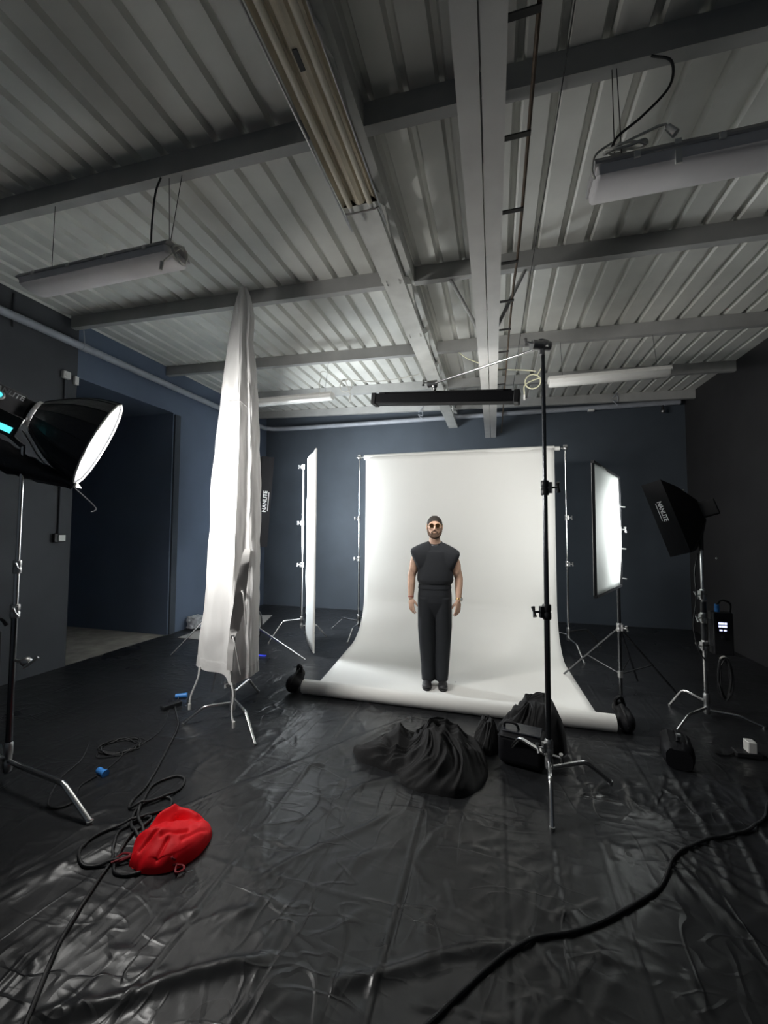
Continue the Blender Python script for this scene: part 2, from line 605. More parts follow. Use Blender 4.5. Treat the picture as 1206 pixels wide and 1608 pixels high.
o = MB().tube([(0.34, YF + 0.1, 3.83), (0.338, 2.0, 3.83), (0.31, 3.4, 3.83), (0.28, 5.2, 3.83), (0.27, 7.3, 3.83)], 0.003, n=6).build('hanging_wire', M['dark'], base=(0.33, YF, 3.83))
tag(o, 'thin dark wire strung front to back under the purlins right of the rusty rod', 'wire')

# wall pipe around the room
pz = 3.80
o = MB().tube([(-4.76, YF, pz), (-4.76, 3.0, pz), (-4.76, 6.0, pz), (-4.76, 7.38, pz), (-4.70, 7.60, pz), (-4.42, 7.69, pz), (-3.5, 7.70, pz - 0.01), (0, 7.70, pz - 0.01), (2.97, 7.70, pz - 0.02)], 0.044, n=14, sub=6).build('wall_pipe', M['pipe'], base=(-4.76, YF, pz))
tag(o, 'grey pipe running along the left wall and round onto the back wall', 'pipe')
t = thing('pipe_hanger', 'thin hanger rod holding the wall pipe below the second purlin', 'hanger', (-4.76, 3.62, pz + 0.04))
MB().tube([(-4.76, 3.62, pz + 0.03), (-4.76, 3.60, 4.0)], 0.006, smooth=False).build('rod', M['pipe'], t)
MB().cyl((-4.76, 3.58, pz), (-4.76, 3.66, pz), 0.05, n=14).build('clip', M['pipe'], t)

# boxes on the left wall
t = thing('wall_sensor', 'small white round-cornered box high on the left wall, above a thin conduit', 'box', (XL, 3.5, 3.40))
MB().bb((XL, 3.455, 3.385), (XL + 0.05, 3.545, 3.475)).build('case', M['white'], t, bevel=0.012)
MB().cyl((XL + 0.05, 3.5, 3.43), (XL + 0.055, 3.5, 3.43), 0.025).build('cover', M['white'], t)
o = MB().bb((XL, 3.60, 3.355), (XL + 0.035, 3.65, 3.46)).build('wall_plate', M['white'], base=(XL, 3.625, 3.355), bevel=0.006)
tag(o, 'white upright plate high on the left wall beside the round-cornered box', 'box')
o = MB().tube([(XL + 0.012, 3.5, 3.39), (XL + 0.012, 3.5, 1.56)], 0.011, smooth=False).build('wall_conduit', M['greywall'], base=(XL, 3.5, 1.5))
tag(o, 'thin dark conduit running down the left wall to the light switch', 'conduit')
t = thing('light_switch', 'white light switch in dark surround at the foot of the wall conduit', 'switch', (XL, 3.5, 1.5))
MB().bb((XL, 3.44, 1.46), (XL + 0.04, 3.56, 1.56)).build('back_box', M['black'], t, bevel=0.005)
MB().bb((XL + 0.04, 3.48, 1.475), (XL + 0.052, 3.555, 1.545)).build('rocker', M['white'], t, bevel=0.003)
o = MB().tube([(XL + 0.012, 2.95, 3.74), (XL + 0.012, 2.95, 4.1)], 0.010, smooth=False).build('wall_conduit', M['greywall'], base=(XL, 2.95, 3.74))
tag(o, 'short dark conduit rising from the wall pipe to the roof at the far left', 'conduit')

# fittings on the pipe at the back
for (x, lab) in ((1.62, 'small pale clamp on the back wall pipe right of the light stand'),):
    o = MB().bb((x - 0.05, 7.65, 3.72), (x + 0.05, 7.72, 3.755)).build('pipe_clamp', M['white'], base=(x, 7.8, 3.72), bevel=0.004)
    tag(o, lab, 'clamp')
t = thing('wall_camera', 'small dark camera under the right end of the back wall pipe', 'camera', (2.72, 7.8, 3.62))
MB().cyl((2.72, 7.70, 3.66), (2.72, 7.70, 3.76), 0.02).build('bracket', M['black'], t)
MB().sphere((2.72, 7.69, 3.64), 0.035).build('lens', M['steel'], t)


# ------------------------------------------------------------------ ceiling lamps
def pendant(x0, x1, y, z0, label, group, case=0.15, h=0.085, wires=(), mat_d='lampdiff', slope=0.0, capm='lampcase'):
    t = thing('pendant_lamp', label, 'lamp', ((x0 + x1) / 2, y, z0), group)
    w = case / 2

    def ringp(x, pts):
        return [(x, y + a, z0 + b + (x - x0) * slope) for a, b in pts]
    dpts = [(-w, h * 0.72), (-w * 0.94, h * 0.25), (-w * 0.7, 0.008), (-w * 0.3, 0), (w * 0.3, 0), (w * 0.7, 0.008), (w * 0.94, h * 0.25), (w, h * 0.72)]

    def sc(pts, k):
        return [(a * k, h * 0.72 + (b - h * 0.72) * k) for a, b in pts]
    MB().rings([ringp(x0, sc(dpts, 0.86)), ringp(x0 + 0.015, dpts), ringp(x1 - 0.015, dpts), ringp(x1, sc(dpts, 0.86))]).build('diffuser', M[mat_d], t, ang=35)
    cpts = [(-w * 1.06, h * 0.72), (w * 1.06, h * 0.72), (w * 1.06, h * 0.84), (w * 0.8, h * 1.2), (-w * 0.8, h * 1.2), (-w * 1.06, h * 0.84)]
    MB().rings([ringp(x0 - 0.008, cpts), ringp(x1 + 0.008, cpts)]).build('housing', M[capm], t, ang=30)
    for k in range(4):
        xx = x0 + (x1 - x0) * (k + 0.5) / 4
        MB().bb((xx - 0.012, y - w * 1.12, z0 + h * 0.62 + (xx - x0) * slope), (xx + 0.012, y - w * 1.02, z0 + h * 0.9 + (xx - x0) * slope)).build('clip', M['white'], t)
    for (wx, wy, tx, tz) in wires:
        MB().tube([(wx, wy, z0 + h * 1.15 + (wx - x0) * slope), (tx, 2.07 if y < 3 else 5.03, tz)], 0.0022, n=6, smooth=False).build('hanging_wire', M['dark'], t)
    return t


dz = deck(-2) - 0.14
pendant(-3.19, -1.93, 2.03, 3.29, 'grey pendant strip lamp hanging at the left, under the nearest purlin', 'strip lamps under the roof',
        case=0.19, h=0.085, wires=((-2.02, 2.06, -2.05, deck(-2) - 0.139), (-1.96, 2.0, -1.95, deck(-2) - 0.139), (-3.05, 2.06, -3.06, deck(-3) - 0.139)))
pendant(0.455, 1.72, 2.03, 3.19, 'grey pendant strip lamp at the right with a cable coiled over its end', 'strip lamps under the roof',
        case=0.19, h=0.095, wires=((0.56, 2.06, 0.56, deck(0.5) - 0.139), (0.58, 2.02, 0.58, deck(0.5) - 0.139)))
pendant(-3.30, -2.08, 4.9, 3.345, 'white strip lamp far back on the left, partly hidden by the white drape', 'strip lamps under the roof', case=0.14, h=0.08,
        wires=((-2.2, 4.92, -2.2, deck(-2.2) - 0.139),), mat_d='clear', capm='white')
pendant(0.60, 1.80, 4.9, 3.265, 'white strip lamp far back on the right, just beyond the tall stand top', 'strip lamps under the roof', case=0.14, h=0.09,
        wires=((1.7, 4.92, 1.7, deck(1.7) - 0.139), (0.75, 4.92, 0.75, deck(0.7) - 0.139)), mat_d='clear', capm='white')

# coiled leads on the lamps
o = MB().tube([(-2.10, 2.05, dz), (-2.14, 2.05, dz - 0.10), (-2.16, 2.05, 3.6), (-2.16, 2.05, 3.42)], 0.006).build('lamp_lead', M['cable'], base=(-2.15, 2.05, 3.42))
tag(o, 'black lead dropping from the nearest purlin to the left pendant lamp', 'cable')
pts = []
for k in range(0, 40):
    a = 2 * PI * k / 12
    pts.append((-1.905 + 0.012 * math.sin(k), 2.03 + 0.055 * math.cos(a), 3.34 + 0.05 * math.sin(a)))
pts += [(-1.93, 1.95, 3.27), (-1.945, 1.93, 3.23)]
t = thing('coiled_lead', 'pale lead coiled at the right end of the left pendant lamp', 'cable', (-1.9, 2.0, 3.3))
MB().tube(pts, 0.005, n=6, sub=3).build('cord', M['wcable'], t)
MB().cyl((-1.945, 1.93, 3.235), (-1.95, 1.925, 3.18), 0.012, 0.010).build('plug', M['white'], t)

t = thing('coiled_lead', 'black and white lead coiled on top of the right pendant lamp', 'cable', (0.55, 2.0, 3.35))
pts = [(0.72, 2.05, deck(0.7) - 0.14), (0.80, 2.05, 3.78), (0.79, 2.05, 3.66), (0.68, 2.05, 3.55), (0.57, 2.03, 3.46), (0.53, 2.0, 3.38)]
MB().tube(pts, 0.006, n=6).build('cord', M['cable'], t)
pts = []
for k in range(0, 44):
    a = 2 * PI * k / 12
    pts.append((0.585 + (0.085 + 0.006 * math.sin(k * 2.1)) * math.cos(a), 1.985 + 0.05 * math.sin(a), 3.355 + 0.010 * math.sin(k * 1.3) + 0.03 * math.sin(a)))
pts += [(0.70, 1.93, 3.37), (0.73, 1.925, 3.35)]
MB().tube(pts, 0.0055, n=6, sub=3).build('coil', M['wcable'], t)
MB().cyl((0.73, 1.925, 3.352), (0.757, 1.92, 3.31), 0.013, 0.016).build('plug', M['white'], t)
MB().tube([(0.52, 1.95, 3.36), (0.45, 1.94, 3.31), (0.435, 1.94, 3.24), (0.445, 1.94, 3.20)], 0.005, n=6).build('tail', M['wcable'], t)
o = MB().bb((0.76, 1.935, 3.19), (0.785, 1.9435, 3.30)).build('tape_band', M['white'], base=(0.77, 1.94, 3.19))
o['label'] = 'pale tape band around the right pendant lamp near its coiled lead'
o['category'] = 'tape'

# bare tube lamp under the truss
t = thing('tube_lamp', 'long cream lamp with two bare fluorescent tubes under the truss', 'lamp', (-0.77, 0.6, 3.56))
yA, yB = -0.2, 2.24
P = [(-0.885, 0.015), (-0.86, 0.05), (-0.83, 0.055), (-0.80, 0.02), (-0.775, 0.012), (-0.75, 0.02), (-0.72, 0.055), (-0.69, 0.05), (-0.665, 0.015), (-0.70, 0.058), (-0.85, 0.058)]
MB().rings([[(a, yy, 3.56 + b) for a, b in P] for yy in (yA, yB - 0.02)]).build('reflector', M['cream'], t, ang=25)
for xx in (-0.838, -0.712):
    MB().cyl((xx, yA, 3.57), (xx, yB - 0.03, 3.57), 0.0165, n=14).build('tube', M['tube'], t)
    MB().cyl((xx, yB - 0.035, 3.57), (xx, yB + 0.02, 3.57), 0.015, 0.012, n=12).build('end_cap', M['white'], t)
MB().tube([(-0.892, yA, 3.556), (-0.892, yB - 0.04, 3.556), (-0.875, yB, 3.552), (-0.83, yB + 0.005, 3.55), (-0.72, yB + 0.005, 3.55), (-0.668, yB, 3.552), (-0.655, yB - 0.04, 3.556), (-0.655, yA, 3.556)], 0.006, n=6).build('wire_guard', M['steel'], t)
MB().bb((-0.79, 1.40, 3.568), (-0.768, 1.48, 3.575)).build('slot', M['dark'], t)

# white cables strung near the back lamps
t = thing('coiled_lead', 'white lead looped in a ring beside the far left strip lamp', 'cable', (-1.9, 4.9, 3.5))
pts = [(-2.29, 5.0, 3.70), (-2.30, 5.0, 3.78), (-2.22, 5.02, 3.78), (-2.05, 5.0, 3.66), (-1.92, 4.95, 3.60)]
for k in range(20):
    a = -2 * PI * k / 10 + 1.2
    pts.append((-1.90 + 0.085 * math.cos(a), 4.93, 3.53 + 0.085 * math.sin(a)))
pts += [(-1.84, 4.93, 3.42), (-1.845, 4.93, 3.36)]
MB().tube(pts, 0.006, n=6, sub=4).build('cord', M['wcable'], t)
MB().tube([(-2.29, 5.0, 3.70), (-2.31, 4.98, 3.60), (-2.27, 4.95, 3.44)], 0.006, n=6).build('drop', M['wcable'], t)
MB().cyl((-1.845, 4.93, 3.37), (-1.845, 4.93, 3.31), 0.011).build('plug', M['white'], t)
t = thing('coiled_lead', 'yellowed lead looped in a ring left of the tall stand top', 'cable', (0.44, 4.9, 3.38))
pts = [(0.55, 4.93, 3.55), (0.50, 4.93, 3.47)]
for k in range(22):
    a = 1.0 + 2 * PI * k / 11
    pts.append((0.43 + 0.085 * math.cos(a), 4.93, 3.36 + 0.085 * math.sin(a)))
pts += [(0.345, 4.93, 3.33), (0.335, 4.93, 3.20)]
MB().tube(pts, 0.0075, n=6, sub=4).build('cord', M['ycable'], t)
MB().cyl((0.335, 4.93, 3.21), (0.335, 4.93, 3.15), 0.012).build('plug', M['white'], t)
o = MB().tube([(-1.80, 4.94, 3.60), (-1.5, 4.97, 3.56), (-1.0, 5.0, 3.60), (-0.92, 4.98, 3.62)], 0.006, n=6).build('strung_cable', M['wcable'], base=(-1.0, 5.0, 3.6))
tag(o, 'white cable sagging across under the roof towards the truss', 'cable')
o = MB().tube([(-0.42, 4.92, 3.80), (-0.30, 4.91, 3.70), (-0.1, 4.90, 3.60), (0.10, 4.90, 3.53), (0.30, 4.90, 3.50), (0.46, 4.90, 3.47)], 0.006, n=6).build('strung_cable', M['ycable'], base=(0.0, 5.0, 3.5))
tag(o, 'white cable crossing above the pale beam towards the looped ring', 'cable')
for (x, lab) in ((-1.35, 'small hank of grey cable on the far purlin left of the truss'), (1.95, 'small hank of grey cable on the far purlin at the right')):
    pts = [(x + 0.05 * math.sin(k * 2.2), 7.44 - 0.01 * (k % 2), 3.93 - 0.035 * k + (0.06 if k % 2 else 0)) for k in range(8)]
    o = MB().tube(pts, 0.007, n=6).build('cable_hank', M['pipe'], base=(x, 7.44, 3.8))
    tag(o, lab, 'cable')

# ------------------------------------------------------------------ plastic sheeting on the floor
joints = (-1.63, -1.23, -0.83, -0.43, 0.03, 0.26, 0.50, 0.92, 1.35)


def axis(a, b, c, d, fine, coarse):
    return np.concatenate([np.arange(a, b, coarse), np.arange(b, c, fine), np.arange(c, d + coarse * 0.5, coarse)])


gx = axis(XL + 0.0, -2.9, 2.2, XR - 0.005, 0.0125, 0.06)
gx[0] = XL - 0.01
gy = np.concatenate([np.arange(YF + 0.02, 0.9, 0.1), np.arange(0.9, 3.4, 0.0115), np.arange(3.4, 5.4, 0.022), np.arange(5.4, YB, 0.07)])
gx[-1] = XR - 0.004
gy[-1] = YB - 0.004
X, Y = np.meshgrid(gx, gy)
Zf = np.zeros_like(X)
rng = np.random.RandomState(11)


def stroke(x0, y0, x1, y1, w, h, curve=0.0):
    """a fold: a narrow ridge with a soft asymmetric flank along a bent line"""
    L = math.hypot(x1 - x0, y1 - y0)
    m = L * 0.3 + w * 5
    cx0, cx1 = min(x0, x1) - m, max(x0, x1) + m
    cy0, cy1 = min(y0, y1) - m, max(y0, y1) + m
    i0, i1 = np.searchsorted(gx, [cx0, cx1])
    j0, j1 = np.searchsorted(gy, [cy0, cy1])
    if i1 <= i0 or j1 <= j0:
        return
    xs, ys = X[j0:j1, i0:i1], Y[j0:j1, i0:i1]
    dx, dy = (x1 - x0) / L, (y1 - y0) / L
    u = ((xs - x0) * dx + (ys - y0) * dy) / L
    d = -(xs - x0) * dy + (ys - y0) * dx
    d = d - curve * L * (u * (1 - u)) - 0.012 * np.sin(u * 9 + x0 * 7) * min(1, L)
    env = np.clip(np.minimum(u, 1 - u) * 5, 0, 1)
    env = env * env * (3 - 2 * env)
    ww = np.where(d > 0, w, w * 2.4)
    Zf[j0:j1, i0:i1] += h * env * np.exp(-(d / ww) ** 2)


# big folds seen at the front
stroke(-1.50, 1.02, -0.78, 1.46, 0.016, 0.020, 0.02)
stroke(-0.62, 1.38, 0.10, 1.75, 0.014, 0.014, 0.03)
stroke(-1.15, 1.60, -0.55, 2.35, 0.010, 0.008, 0.05)
stroke(-0.95, 2.35, -0.40, 2.85, 0.012, 0.010, 0.1)
for k in range(9):                                   # long parallel folds running in from the left
    a = 0.15 + 0.12 * k
    stroke(-2.35 + 0.10 * k, 1.0 + 0.12 * k, -1.45 + 0.12 * k, 2.5 + 0.17 * k, 0.008 + 0.004 * (k % 3), 0.010 - 0.0006 * k, 0.03)
for k in range(16):                                  # fan of folds by the tall stand's right leg
    a = math.radians(-80 + 11 * k)
    r = 0.35 + 0.5 * rng.rand()
    stroke(0.75 + 0.08 * math.cos(a), 2.55 + 0.08 * math.sin(a), 0.75 + r * math.cos(a), 2.55 + r * math.sin(a), 0.008 + 0.006 * rng.rand(), 0.009, 0.15 * (rng.rand() - 0.5))
for k in range(10):
    stroke(1.0 + 0.1 * k, 2.0 + 0.1 * rng.rand(), 1.15 + 0.16 * k, 3.2 + 0.4 * rng.rand(), 0.01, 0.008, 0.1 * (rng.rand() - 0.5))
for k in range(800):
    cx, cy = rng.uniform(-2.6, 2.0), 0.95 + 4.0 * rng.rand() ** 1.3
    ang = rng.choice([rng.normal(1.05, 0.35), rng.normal(2.4, 0.4), rng.normal(0.1, 0.3)], p=[0.5, 0.3, 0.2])
    L = rng.uniform(0.08, 0.45)
    stroke(cx, cy, cx + L * math.cos(ang), cy + L * math.sin(ang), rng.uniform(0.006, 0.016), rng.uniform(0.0012, 0.0052), rng.normal(0, 0.15))
for jx in joints:                                    # straight creases of the folded sheet
    wob = 0.006 * np.sin(Y * 2.1 + jx * 5)
    Zf += (0.0075 if jx in (-1.23, -0.43) else 0.0035) * np.exp(-((X - jx - wob) / 0.006) ** 2) - 0.0022 * np.exp(-((X - jx - wob - 0.018) / 0.012) ** 2)
for jy in (1.75, 2.62, 3.5, 4.4):
    Zf += 0.0025 * np.exp(-((Y - jy - 0.01 * np.sin(X * 2)) / 0.010) ** 2)
ZL = 0.002 * (np.sin(X * 3.1 + Y * 1.3) + np.sin(Y * 4.1 - X * 1.7) + 1.2)
Zf = np.clip(Zf + ZL, 0.0005, 0.04)


def zfloor(x, y):
    i = min(max(np.searchsorted(gx, x), 0), len(gx) - 1)
    j = min(max(np.searchsorted(gy, y), 0), len(gy) - 1)
    return float(Zf[j, i])


nx, ny = len(gx), len(gy)
me = bpy.data.meshes.new('floor_sheeting')
vv = np.stack([X.ravel(), Y.ravel(), Zf.ravel()], 1)
ii = (np.arange(ny - 1)[:, None] * nx + np.arange(nx - 1)[None, :]).ravel()
ff = np.stack([ii, ii + 1, ii + nx + 1, ii + nx], 1)
me.vertices.add(len(vv))
me.vertices.foreach_set('co', vv.ravel())
me.loops.add(ff.size)
me.loops.foreach_set('vertex_index', ff.ravel())
me.polygons.add(len(ff))
me.polygons.foreach_set('loop_start', np.arange(0, ff.size, 4))
me.polygons.foreach_set('use_smooth', np.ones(len(ff), bool))
me.update(calc_edges=True)
me.validate()
me.materials.append(M['plastic'])
o = bpy.data.objects.new('floor_sheeting', me)
COL.objects.link(o)
tag(o, 'wrinkled glossy black plastic sheeting spread over the whole studio floor', 'plastic sheet')

# pale pieces by the alcove
o = MB().prism([(-4.58, 5.05, 0.006), (-3.94, 5.05, 0.006), (-3.62, 5.50, 0.006), (-4.09, 6.86, 0.006), (-4.62, 6.75, 0.006)], (0, 0, 0.008)).build('floor_board', M['board'], base=(-4.1, 5.8, 0.006))
tag(o, 'pale grey board lying flat on the black sheeting behind the white drape', 'board')


# ------------------------------------------------------------------ stands
def knob_part(parent, c, d, s=1.0, m='steel'):
    """a T-handled clamp screw on a collar; d points outwards"""
    c, d = V(c), V(d).normalized()
    mbk = MB()
    mbk.cyl(c, c + d * 0.045 * s, 0.006 * s, n=8)
    side = V((0, 0, 1)) if abs(d.z) < 0.7 else V((1, 0, 0))
    side = (side + d.cross(side) * 0.5).normalized()
    e = c + d * 0.047 * s
    mbk.tube([e - side * 0.028 * s, e, e + side * 0.028 * s], lambda t: (0.006 + 0.005 * abs(t - 0.5) * 2) * s, n=8)
    return mbk.build('knob', M[m], parent)


def collar(t, x, y, z, r, d, s=1.0, m='steel'):
    c = MB().lathe((x, y, z - 0.04 * s), (0, 0, 1), [(0, r * 0.9), (0.006 * s, r), (0.034 * s, r), (0.038 * s, r * 0.88), (0.044 * s, r * 0.88), (0.048 * s, r), (0.074 * s, r), (0.08 * s, r * 0.9)], n=16)
    c.box((V((x, y, z)) + V(d).normalized() * r), (0.03 * s, 0.024 * s, 0.06 * s), frame(d))
    o = c.build('collar', M[m], t)
    knob_part(o, V((x, y, z)) + V(d).normalized() * r, d, s, m)
    return o


def turtle_leg(t, hub, tip, bend=0.58, rise=0.0, r=0.0125, m='chrome'):
    h, e = V(hub), V(tip)
    k = h + (V((e.x, e.y, h.z)) - h) * bend + V((0, 0, rise))
    a = k - (k - h).normalized() * 0.05
    b = k + (e - k).normalized() * 0.05
    e2 = e + V((0, 0, 0.012))
    mbl = MB().tube([h, h.lerp(a, 0.5), a, k.lerp((a + b) / 2, 0.4), b, b.lerp(e2, 0.5), e2], r, n=12, sub=5)
    o = mbl.build('leg', M[m], t)
    MB().cyl(e + V((0, 0, 0.0)), e + V((0, 0, 0.02)), r * 1.05, r * 1.15, n=12).build('foot_cap', M['steel'], o)
    return o


def cstand(label, x, y, hubz, tips, tubes, collars, kd, legm='chrome', hubs=None, rises=(0, 0, 0), group='light stands', bend=0.58, r=0.0125, cs=1.0, name='light_stand'):
    t = thing(name, label, 'light stand', (x, y, 0), group)
    for i, tip in enumerate(tips):
        hz = hubz + (hubs[i] if hubs else 0.045 * i)
        turtle_leg(t, (x, y, hz), (tip[0], tip[1], zfloor(tip[0], tip[1])), bend, rises[i], r, legm)
    MB().lathe((x, y, hubz - 0.035), (0, 0, 1), [(0, 0.019), (0.01, 0.024), (0.06, 0.024), (0.065, 0.021), (0.10, 0.021), (0.105, 0.024), (0.17, 0.024), (0.18, 0.018)], n=16).build('hub', M['steel'], t)
    for (z0, z1, rr, mm) in tubes:
        MB().cyl((x, y, z0), (x, y, z1), rr, n=16).build('pole', M[mm], t)
    for z, rr in collars:
        collar(t, x, y, z, rr, kd, cs)
    return t


# ------------------------------------------------------------------ key light on the left
KX, KY = -2.95, 1.87
cstand('chrome light stand at the left edge carrying the large round softbox', KX, KY, 0.13, [(-2.145, 1.765), (-3.45, 2.1), (-3.2, 1.42)],
       [(0.09, 1.08, 0.0175, 'dchrome'), (1.05, 1.38, 0.015, 'chrome'), (1.35, 2.14, 0.0125, 'chrome')], [(1.085, 0.026), (1.365, 0.023)], (0.8, -0.5, 0), hubs=(0.03, 0.0, 0.06), rises=(0.0, 0, 0), bend=0.70, r=0.0155, cs=1.05)
AX_ = V((0.635, 0.657, -0.407)).normalized()
RC = V((-2.725, 2.2, 2.216))              # centre of the mouth


def on_axis(tv):
    return RC + AX_ * tv


t = thing('studio_light', 'black studio lamp head with glowing cyan display on the left stand', 'studio lamp', tuple(on_axis(-0.55)), None)
Rk = frame(AX_)
mbx = MB().lathe(on_axis(-0.78), AX_, [(0, 0.085), (0.02, 0.10), (0.14, 0.10), (0.16, 0.09), (0.30, 0.09), (0.32, 0.075), (0.36, 0.075)], n=28)
mbx.build('body', M['black'], t)
mbx = MB()
for k in range(7):
    mbx.lathe(on_axis(-0.76 + 0.018 * k), AX_, [(0, 0.098), (0.003, 0.106), (0.009, 0.106), (0.012, 0.098)], n=28)
mbx.build('cooling_fin', M['blackmetal'], t)
mbx = MB().lathe(on_axis(-0.405), AX_, [(0, 0.085), (0.01, 0.098), (0.035, 0.098), (0.045, 0.09)], n=28)
mbx.build('bayonet_ring', M['chrome'], t)
side = Rk @ V((0, 1, 0))
upk = Rk @ V((0, 0, 1))
cc = on_axis(-0.55)
c1 = cc - side * 0.125
mbx = MB()
mbx.tube([cc + side * 0.125 + upk * 0.02, cc + side * 0.125 - upk * 0.10, cc - upk * 0.155, cc - side * 0.125 - upk * 0.10, cc - side * 0.125 + upk * 0.02], 0.011, n=8, sub=5)
mbx.cyl(cc - upk * 0.15, (KX, KY, 2.14), 0.016)
mbx.build('yoke', M['blackmetal'], t)
kb = MB().cyl(c1, c1 - side * 0.03, 0.026, n=20).build('tilt_knob', M['steel'], t)
MB().cyl(c1 - side * 0.03, c1 - side * 0.036, 0.018, n=20).build('knob_cap', M['cyan'], kb)
pp = on_axis(-0.50) - side * 0.10 - upk * 0.17
bx = MB().box(pp + upk * 0.03, (0.22, 0.03, 0.14), Rk).build('control_panel', M['black'], t, bevel=0.004)
MB().box(pp - side * 0.016, (0.18, 0.004, 0.04), Rk).build('display', M['cyan'], bx)
text_part('NANLITE', 0.045, M['mark'], t, on_axis(-0.54) - side * 0.104 + upk * 0.045, AX_, upk, bold=0.0006)

t = thing('round_softbox', 'deep round black softbox with a glowing white mouth at the left', 'softbox', tuple(RC), 'softboxes')
nseg = 16


def sb(r, tv, k, n=nseg):
    a = 2 * PI * (k + 0.5) / n
    return on_axis(tv) + (side * math.cos(a) + upk * math.sin(a)) * r


prof_sb = [(-0.365, 0.115), (-0.35, 0.128), (-0.29, 0.180), (-0.21, 0.240), (-0.12, 0.288), (-0.03, 0.318), (0.0, 0.322)]
mbx = MB()
outer = [[sb(r, tv, k) for k in range(nseg)] for tv, r in prof_sb]
inner = [[sb(r - 0.006, tv, k) for k in range(nseg)] for tv, r in reversed(prof_sb)]
mbx.rings(outer + inner, True, False, False)
mbx.build('shell', M['satin'], t, ang=12)
mbx = MB()
for k in range(nseg):
    mbx.tube([sb(r + 0.002, tv, k) for tv, r in prof_sb], 0.003, n=5, sub=2)
mbx.build('seam_rod', M['blackmetal'], t)
mbx = MB().rings([[sb(0.310, -0.006, k) for k in range(nseg)], [sb(0.283, -0.105, k) for k in range(nseg)], [sb(0.279, -0.105, k) for k in range(nseg)], [sb(0.307, -0.006, k) for k in range(nseg)], [sb(0.310, -0.006, k) for k in range(nseg)]], True, False, False)
lp = mbx.build('inner_lip', M['lip'], t, ang=12)
mbx = MB().tube([sb(0.320, 0.002, k) for k in range(nseg + 1)], 0.006, n=6, smooth=False)
mbx.build('rim', M['white'], t)
mbx = MB().rings([[sb(0.281, -0.085, k) for k in range(nseg)], [sb(0.15, -0.078, k) for k in range(nseg)], [sb(0.01, -0.075, k) for k in range(nseg)]], True, False, True)
mbx.build('diffuser', M['key_emit'], t, ang=60)

o = MB().tube([on_axis(-0.38) - upk * 0.135 - side * 0.05, on_axis(-0.2) - upk * 0.27 - side * 0.05, on_axis(0.0) - upk * 0.34 - side * 0.05, on_axis(0.17) - upk * 0.41 - side * 0.02, on_axis(0.19) - upk * 0.44 - side * 0.02, on_axis(0.175) - upk * 0.455 - side * 0.02], 0.004, n=6).build('hooked_rod', M['blackmetal'], base=on_axis(0.0) - upk * 0.315)
tag(o, 'thin hooked rod sticking out beneath the round softbox', 'rod')
# folded cover hanging under the lamp
a, b = V((-3.10, 1.72, 2.13)), V((-2.80, 2.10, 1.92))
mbx = MB()
R = frame(b - a)
ring = []
for i in range(15):
    u = i / 14
    p = a.lerp(b, u) + V((0, 0, -0.02 * math.sin(u * PI)))
    w, h = 0.035 + 0.02 * math.sin(u * PI), 0.105 * (1 - 0.62 * u) + 0.006 * math.sin(u * 40)
    ring.append([p + R @ V((0, w * math.cos(2 * PI * k / 14), h * math.sin(2 * PI * k / 14) * (1 + 0.06 * math.sin(k * 3 + u * 9)))) for k in range(14)])
t = thing('folded_cover', 'black folded fabric cover hanging beneath the round softbox', 'cover', tuple(a))
mbx.rings(ring)
mbx.build('cloth', M['satin'], t)
MB().prism([b + V((-0.01, 0, -0.02)), b + V((0.035, 0.02, -0.03)), b + V((0.0, 0.02, 0.01))], (0.004, -0.012, 0.0)).build('tip', M['white'], t)

# ballast box and clamp on the key stand
t = thing('power_box', 'black power box hung low on the left light stand', 'power supply', (-3.03, 1.82, 0.55))
MB().bb((-3.13, 1.74, 0.55), (-2.985, 1.83, 0.97)).build('case', M['black'], t, bevel=0.008)
MB().bb((-2.983, 1.76, 0.56), (-2.976, 1.79, 0.95)).build('edge_strip', M['lampcase'], t)
MB().tube([(-3.06, 1.78, 0.97), (-3.05, 1.78, 1.04), (-2.99, 1.82, 1.04), (-2.97, 1.84, 1.0)], 0.010).build('handle', M['black'], t)
mbx = MB().cyl((-2.93, 1.87, 0.78), (-2.76, 1.84, 0.79), 0.008).sphere((-2.80, 1.85, 0.788), (0.035, 0.03, 0.03)).cyl((-2.78, 1.82, 0.76), (-2.72, 1.86, 0.82), 0.008)
o = mbx.build('grip_clamp', M['steel'], base=(-2.93, 1.87, 0.78))
tag(o, 'small steel grip clamp sticking out of the left light stand near the floor', 'clamp')

# ------------------------------------------------------------------ white drape on its stand
WX, WY = -2.19, 3.06
cstand('chrome stand with bent legs holding up the tall white drape', WX, WY, 0.10, [(-1.745, 2.715), (-2.49, 2.83), (-2.29, 3.60)],
       [(0.08, 1.4, 0.0175, 'chrome'), (1.35, 2.6, 0.015, 'chrome'), (2.55, 3.70, 0.0125, 'chrome')], [(0.30, 0.026)], (-0.4, -0.8, 0), hubs=(0.07, 0.03, 0.11), rises=(0, 0, 0), bend=0.6)

# plan outline of the hanging cloth at several heights: left edge, front ridge, right edge
levels = [  # z, left, ridge, right, half depth
    (0.36, -2.59, -2.125, -1.99, 0.13), (0.6, -2.575, -2.12, -1.99, 0.13), (0.94, -2.525, -2.115, -1.99, 0.13), (1.25, -2.51, -2.113, -1.99, 0.13), (1.5, -2.495, -2.112, -2.000, 0.125),
    (2.02, -2.474, -2.110, -2.005, 0.12), (2.4, -2.44, -2.110, -2.015, 0.11), (2.83, -2.396, -2.12, -2.045, 0.10), (3.29, -2.335, -2.14, -2.085, 0.08),
    (3.5, -2.30, -2.14, -2.07, 0.065), (3.61, -2.276, -2.15, -2.085, 0.05), (3.72, -2.245, -2.16, -2.11, 0.035), (3.79, -2.22, -2.18, -2.14, 0.02)]
lz = [l[0] for l in levels]


